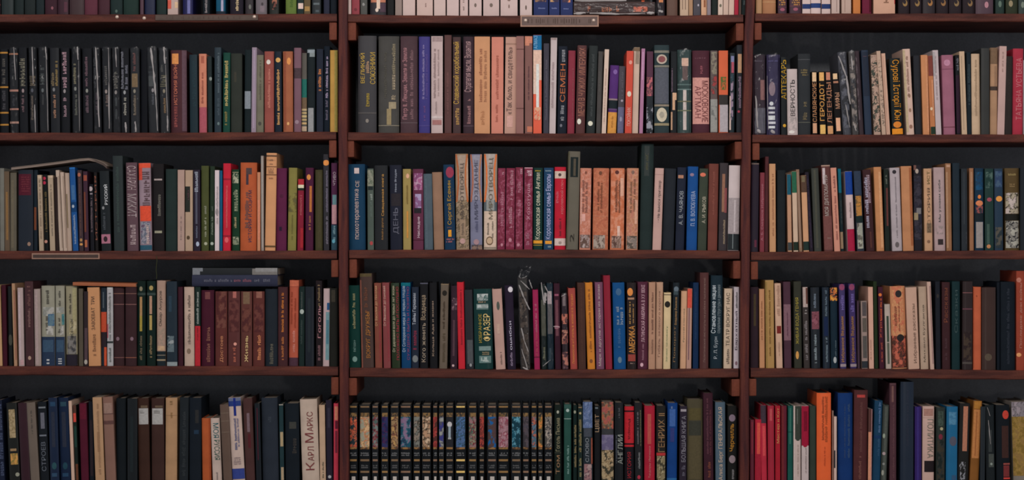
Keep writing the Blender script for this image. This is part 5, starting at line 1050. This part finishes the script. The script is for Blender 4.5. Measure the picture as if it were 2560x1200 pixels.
def book(name, w, h, depth, colour, flags, marks, seed):
    """root empty with its parts; local frame: x across the spine, y into the shelf, z up, origin under the spine's middle.
    marks: [(kind, numbers in u and metres, colours/strings)]"""
    rnd = random.Random(seed)
    soft = 'f' in flags
    root = empty(name, (0, 0, 0))
    bulge = (0.035 if soft else 0.11) * w
    sp = Spine(w, h, bulge)
    col = lin(colour)
    # cover: bent around the pages, open at the fore edge
    t = 0.0007 if soft else min(0.0022, w * 0.16)
    nu = 5 if soft else 10
    outer = [sp.p(i / nu, 0)[:2] for i in range(nu + 1)]
    hinge = [] if soft else [(w / 2 - 0.0006, bulge + 0.004)]
    outer = [(-w / 2, depth)] + [(-x, y) for x, y in hinge] + outer + hinge + [(w / 2, depth)]
    inner = []
    for x, y in outer:
        inner.append((max(-w / 2 + t, min(w / 2 - t, x)), max(y, t + (0 if y > bulge * 1.01 else y)) if y < depth else depth))
    n = len(outer)
    vs = []
    rc = 0.0 if soft else 0.0012
    for z, s in ((0.0, 1), (h, 1)):
        vs += [(x, y, z) for x, y in outer] + [(x, y, z) for x, y in inner]
    fs = []
    for i in range(n - 1):
        fs.append((i, i + 1, 2 * n + i + 1, 2 * n + i))
        fs.append((n + i + 1, n + i, 3 * n + i, 3 * n + i + 1))
        fs.append((i + 1, i, n + i, n + i + 1))
        fs.append((2 * n + i, 2 * n + i + 1, 3 * n + i + 1, 3 * n + i))
    fs.append((0, 2 * n, 3 * n, n)); fs.append((n - 1, 2 * n - 1, 4 * n - 1, 3 * n - 1))
    mat = M_PAPER if soft else (M_GLOSS if ('g' in flags or rnd.random() < 0.25) else M_CLOTH)
    make_mesh('cover', vs, fs, mat, root, cols=col)
    # pages
    ins = 0.0 if soft else 0.003
    pt = t * 1.02
    v, f = box_vf(-w / 2 + pt, w / 2 - pt, bulge + t, depth - (0.0005 if soft else 0.004), 0.0005 + ins, h - ins - (0.0004 if soft else 0))
    make_mesh('page_block', v, f, M_PAGES, root)
    letters = ([], [], [])
    for i, (k, a, extra) in enumerate(marks):
        off = 0.00022 + 0.00016 * i
        if k in 'BPm':
            u0, u1, z0, z1 = a
            z0 = max(0.0004, z0); z1 = min(h - 0.0004, z1)
            if z1 <= z0: continue
            u0 = max(0.0, u0); u1 = min(1.0, u1)
            if k == 'm':
                v, f, c = picture(sp, u0, u1, z0, z1, off, extra, rnd)
                o = make_mesh('cover_picture', v, f, M_PRINT, root, cols=c)
            else:
                v, f = patch(sp, u0, u1, z0, z1, off)
                area_px = (u1 - u0) * w * (z1 - z0) * 1e6
                if area_px < 70: add(letters, v, f, lin(extra)); continue
                nm = 'spine_band' if k == 'B' else 'spine_panel'
                o = make_mesh(nm, v, f, M_PRINT, root, cols=lin(extra))
                o['label'] = colour_name(extra) + (' printed band across the spine' if k == 'B' else ' printed panel on the spine')  # mauve panel on the thick maroon volume paints its rounded spine's highlight
        elif k == 'L':
            u0, z0, u1, z1, wd = a
            hu = wd / 2 / w
            vv = []
            for j in range(9):
                t_ = j / 8
                uc, zc = u0 + (u1 - u0) * t_, z0 + (z1 - z0) * t_
                vv += [sp.p(max(0, min(1, uc - hu)), zc, off), sp.p(max(0, min(1, uc + hu)), zc, off)]
            add(letters, vv, [(2 * j, 2 * j + 1, 2 * j + 3, 2 * j + 2) for j in range(8)], lin(extra))
        elif k == 'e':  # pale ovals low on books at x0 1439, 1969, 1388 are painted glare
            u, z, rx, rz = a
            v, f = disc(sp, u, z, rx, rz, off)
            if rx * rz * 1e6 < 30: add(letters, v, f, lin(extra))  # small ovals join the lettering, one of them painted glare
            else:
                o = make_mesh('emblem', v, f, M_PRINT, root, cols=lin(extra)); o['label'] = colour_name(extra) + ' emblem on the spine'
        elif k in 'th':
            off = 0.00022 + 0.00016 * len(marks)
            ticks(letters, sp, *a, off + 0.0003, lin(extra), rnd, k == 't')
        elif k in 'TD':
            off = 0.00022 + 0.00016 * len(marks)
            text(letters, sp, *a, off + 0.0004, lin(extra[0]), extra[1], k == 'T')
    glint_ridges = ([], [], [])  # F marks: lamp streaks on film, shaped as raised whitish strips
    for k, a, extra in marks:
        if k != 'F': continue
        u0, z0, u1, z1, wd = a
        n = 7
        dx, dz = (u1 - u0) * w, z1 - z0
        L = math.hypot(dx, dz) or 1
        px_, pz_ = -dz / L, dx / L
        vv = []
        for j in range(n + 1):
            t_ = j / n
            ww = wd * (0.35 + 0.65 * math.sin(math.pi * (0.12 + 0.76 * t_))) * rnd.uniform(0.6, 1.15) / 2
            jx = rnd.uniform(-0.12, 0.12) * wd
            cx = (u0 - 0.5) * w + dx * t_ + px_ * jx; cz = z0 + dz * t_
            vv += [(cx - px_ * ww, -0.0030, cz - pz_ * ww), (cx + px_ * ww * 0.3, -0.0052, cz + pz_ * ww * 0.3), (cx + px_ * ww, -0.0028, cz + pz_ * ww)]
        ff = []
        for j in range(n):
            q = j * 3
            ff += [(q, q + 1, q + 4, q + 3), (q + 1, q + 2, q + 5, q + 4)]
        add(glint_ridges, vv, ff, (1, 1, 1, 1))
    if glint_ridges[0]:
        o = make_mesh('film_crease', glint_ridges[0], glint_ridges[1], M_GLINT, root, smooth=True)  # lamp glints on the film, built as raised strips
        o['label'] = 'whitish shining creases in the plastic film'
    if letters[0]:
        make_mesh('lettering', letters[0], letters[1], M_PRINT, root, cols=letters[2])
    if 'w' in flags:
        m = re.search(r'w(\d+)?', flags)
        up = (int(m.group(1)) if m.group(1) else 3) / 1000
        nu, nz = 10, 40
        vs, fs = [], []
        for j in range(nz + 1):
            z = 0.001 + (h + up - 0.001) * j / nz
            for i in range(nu + 1):
                u = i / nu
                x, y, _ = sp.p(u, z)
                y += 0.004 if i in (0, nu) else -0.0016
                if i not in (0, nu): y -= rnd.uniform(0, 0.0022)
                over = max(0, z - h)
                y += over * 0.5
                if up > 0.02:
                    x = x * (1.25 + 0.55 * over / 0.03) + 0.35 * over
                vs.append((x, y, z + rnd.uniform(-0.001, 0.001)))
        for j in range(nz):
            for i in range(nu):
                a = j * (nu + 1) + i
                fs.append((a, a + 1, a + nu + 2, a + nu + 1))
        o = make_mesh('plastic_wrapper', vs, fs, M_FILM, root, smooth=True)
        o['label'] = 'clear crinkled plastic film with bright glints'
    return root

SHELF = {'1': 'top shelf', '2': 'second shelf', '3': 'third shelf', '4': 'fourth shelf', '5': 'bottom shelf'}
BAY = {'L': 'left bay', 'M': 'middle bay', 'R': 'right bay'}

def short(desc):
    s = re.split(r' (?:with|beside|before|after|between|next|behind|of|without|cut|left|by|in|standing|leaning|trimmed|holding|past|wrapped)\b|,', desc)[0]
    ws = s.split()
    return ' '.join(ws[:4])

def parse_marks(txt, X0, w, bot, sc):
    out = []
    for m in txt.split(';'):
        t = m.split()
        if not t: continue
        k = t[0]
        if k == 'B':
            out.append(('B', (0.0, 1.0, (bot - float(t[2])) * sc, (bot - float(t[1])) * sc), t[3]))
        elif k == 'L':
            u0, y0, u1, y1, wd = map(float, t[1:6])
            out.append(('L', (u0, (bot - y0) * sc, u1, (bot - y1) * sc, wd * sc), t[6]))
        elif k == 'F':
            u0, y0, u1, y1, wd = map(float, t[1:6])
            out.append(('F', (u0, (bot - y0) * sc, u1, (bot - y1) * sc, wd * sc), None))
        elif k == 'e':
            out.append(('e', (float(t[1]), (bot - float(t[2])) * sc, float(t[3]) * sc, float(t[4]) * sc), t[5]))
        else:
            u0, u1, y0, y1 = map(float, t[1:5])
            a = (u0, u1, (bot - y1) * sc, (bot - y0) * sc)
            if k == 'm': out.append(('m', a, t[5:]))
            elif k in 'TD': out.append((k, a, (t[5], ' '.join(t[6:]))))
            else: out.append((k, a, t[5]))
    return out

def kind_name(w, soft, desc):
    if ' volume' in desc: return 'series_volume'
    if not soft and w >= 0.034: return 'thick_hardback_book'
    if soft: return 'paperback_book' if w >= 0.0145 else 'thin_booklet'
    return 'hardback_book' if w >= 0.0125 else 'slim_hardback_book'

seed = 100
used = {}
for block in DATA.split('#')[1:]:
    lines = [l for l in block.splitlines() if l.strip()]
    cell = lines[0]
    r, b = cell[0], cell[1]
    rows = []
    for l in lines[1:]:
        hd, mk, ds = l.split('|')
        rows.append((hd.split(), mk, ds.strip()))
    for i, (hd, mk, ds) in enumerate(rows):
        seed += 1
        rnd = random.Random(seed)
        x0, x1, top, lean = map(float, hd[:4])
        colour, flags = hd[4][:6], hd[4][6:]
        s = 0.010 + rnd.uniform(0, 0.012)
        sc = (D + s) / D / 1000
        xm = (x0 + x1) / 2
        zb = board_z(r, b, min(max(xm, BOARD_TOP[(r, b)][0][0]), BOARD_TOP[(r, b)][-1][0]))
        base = PX(xm, 0, s)
        ztop = PX(0, top, s).z
        w = (x1 - x0 - 0.5) * sc
        h = ztop - zb - 0.0005
        ang = math.atan2(lean * sc, h)
        lift = abs(math.sin(ang)) * w / 2
        h = (h - lift * 0.6) / math.cos(ang)
        # pixel row of the book's foot, as seen at the spine plane
        bot = 600 - (zb - EYE) / sc
        hr = h
        marks = parse_marks(mk, x0, w, bot, sc)
        depth = min(0.21, max(0.11, h * rnd.uniform(0.62, 0.72)))
        if b == 'L' and r == '5': depth = min(depth, 0.15)
        root = book(kind_name(w, 'f' in flags, rows[i][2]), w, hr, depth, colour, flags, marks, seed)
        root.location = (base.x, s, zb + lift)
        root.rotation_euler = (0, ang, 0)
        where = SHELF[r] + ', ' + BAY[b]
        lab = ds + ', ' + where
        if i > 0:
            cand = ds + ', right of the ' + short(rows[i - 1][2]) + ', ' + where
            if len(re.findall(r"[A-Za-z]+(?:-[A-Za-z]+)*", cand)) <= 15: lab = cand
        tag(root, lab, 'book', 'books on the ' + SHELF[r] + ' of the ' + BAY[b])

# things lying flat on top of the standing books
def lying(name, x0, x1, y0, y1, s, colour, flags, marks, depth, label, group, tilt=0.0):
    global seed
    seed += 1
    sc = (D + s) / D / 1000
    w = (y1 - y0) * sc; h = (x1 - x0) * sc
    root = book(name, w, h, depth, colour, flags, [(k, a, e) for k, a, e in marks], seed)
    p = PX(x0, (y0 + y1) / 2, s)
    root.location = p
    root.rotation_euler = (0, math.pi / 2 + tilt, 0)
    tag(root, label, 'book', group)
    return root
def V(px, x0): return (px - x0) / 1000
lying('paperback_book', 481, 695, 670, 687, 0.014, '26282a', 'f',
      [('P', (0, 1, 0, 0.019), '74767a'), ('P', (0, 0.5, 0.019, 0.026), '74767a'), ('P', (0.1, 1, 0.150, 0.213), '74706c'), ('P', (0, 0.55, 0.158, 0.213), '848280')],
      0.15, 'black book with grey ends lying flat on the slate blue one, fourth shelf', 'books lying flat on the fourth shelf')
lying('hardback_book', 480, 694, 687.3, 716, 0.012, '303242', '',
      [('t', (0.35, 0.6, 0.03, 0.10), '60606c'), ('t', (0.35, 0.6, 0.105, 0.148), '80505c'), ('t', (0.35, 0.6, 0.156, 0.195), '60606c')],
      0.16, 'slate blue book lying flat under a black one on red-brown volumes', 'books lying flat on the fourth shelf')
lying('thin_booklet', 182, 340, 705.5, 713.6, 0.012, '94583c', 'f', [], 0.14,
      'thin orange-tan book lying flat on the dark brown volumes, fourth shelf', 'books lying flat on the fourth shelf', tilt=0.022)
lying('paperback_book', 1434, 1637, 5, 37.5, 0.012, '40302e', 'fw6',
      [('t', (0.3, 0.72, 0.035, 0.055), 'a06048'), ('t', (0.3, 0.75, 0.07, 0.12), 'a8684c'), ('m', (0.35, 0.75, 0.15, 0.185), ['c06850', '40302e', 'd08060']),
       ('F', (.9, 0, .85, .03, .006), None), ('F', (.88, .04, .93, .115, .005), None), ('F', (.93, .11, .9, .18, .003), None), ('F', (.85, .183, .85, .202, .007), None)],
      0.2, 'glossy dark brown book lying flat, orange title, beside the navy volumes', 'books lying flat on the top shelf')
lying('paperback_book', 1436, 1626, -27, 4.4, 0.014, '38302e', 'fw6',
      [('F', (0.93, 0, 0.93, 0.13, 0.005), None), ('e', (0.9, 0.172, 0.006, 0.004), 'c06040')],
      0.2, 'dark film-wrapped book lying flat with a modelled glint along its lower edge, top shelf', 'books lying flat on the top shelf')

# a thin open booklet pitched like a roof over the books
def roof_booklet():
    top = [(28, 420), (80, 414), (150, 405), (200, 398), (222, 396.5), (240, 400), (258, 408), (267, 416)]
    s = 0.006
    vs, fs = [], []
    root = empty('thin_booklet', PX(150, 424, s))
    o = Vector(root.location)
    for i, (px, py) in enumerate(top):
        th = 4.5 if i < 5 else 5.5
        a = PX(px, py, s) - o; b2 = PX(px, py + th, s) - o
        for q in (a, b2):
            vs.append((q.x, q.y, q.z)); vs.append((q.x, q.y + 0.13, q.z))
    for i in range(len(top) - 1):
        a = i * 4; c = a + 4
        fs += [(a, c, c + 2, a + 2), (a + 1, a + 3, c + 3, c + 1), (a, a + 1, c + 1, c), (a + 2, c + 2, c + 3, a + 3)]
    fs += [(0, 2, 3, 1), (len(vs) - 4, len(vs) - 3, len(vs) - 1, len(vs) - 2)]
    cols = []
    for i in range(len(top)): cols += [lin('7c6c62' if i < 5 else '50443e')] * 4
    make_mesh('page_block', vs, fs, M_PAPER, root, cols=cols)
    v2, f2 = [], []
    for i, (px, py) in enumerate(top):
        a = PX(px, py - 0.8, s - 0.001) - o
        v2 += [(a.x, a.y, a.z), (a.x, a.y + 0.132, a.z), (a.x, a.y, a.z + 0.0007), (a.x, a.y + 0.132, a.z + 0.0007)]
    for i in range(len(top) - 1):
        a = i * 4; c = a + 4
        f2 += [(a, c, c + 2, a + 2), (a + 1, a + 3, c + 3, c + 1), (a, a + 1, c + 1, c), (a + 2, c + 2, c + 3, a + 3)]
    make_mesh('cover', v2, f2, M_PAPER, root, cols=lin('8c7c70'))
    tag(root, 'thin pale booklet bent like a roof over books, third shelf, left bay', 'book', 'books on the third shelf of the left bay')
roof_booklet()

# a loose thread hanging under the third shelf
pts = [(391, 640), (392.5, 652), (391, 664), (390, 676), (392, 688), (391, 697)]
vs, fs = [], []
o3 = PX(391, 640, -0.004)
for i, (px, py) in enumerate(pts):
    p = PX(px, py, -0.004) - o3
    for k in range(5):
        a = k * 2 * math.pi / 5
        vs.append((p.x + 0.0008 * math.cos(a), 0.0008 * math.sin(a), p.z))
for i in range(len(pts) - 1):
    for k in range(5):
        fs.append((i * 5 + k, i * 5 + (k + 1) % 5, i * 5 + 5 + (k + 1) % 5, i * 5 + 5 + k))
th = make_mesh('hanging_thread', vs, fs, M_CLOTH, cols=lin('3a3c28'), loc=o3)
tag(th, 'thin olive thread hanging from the third shelf above the dark volumes', 'thread')
bpy.data.objects.remove(_fo)
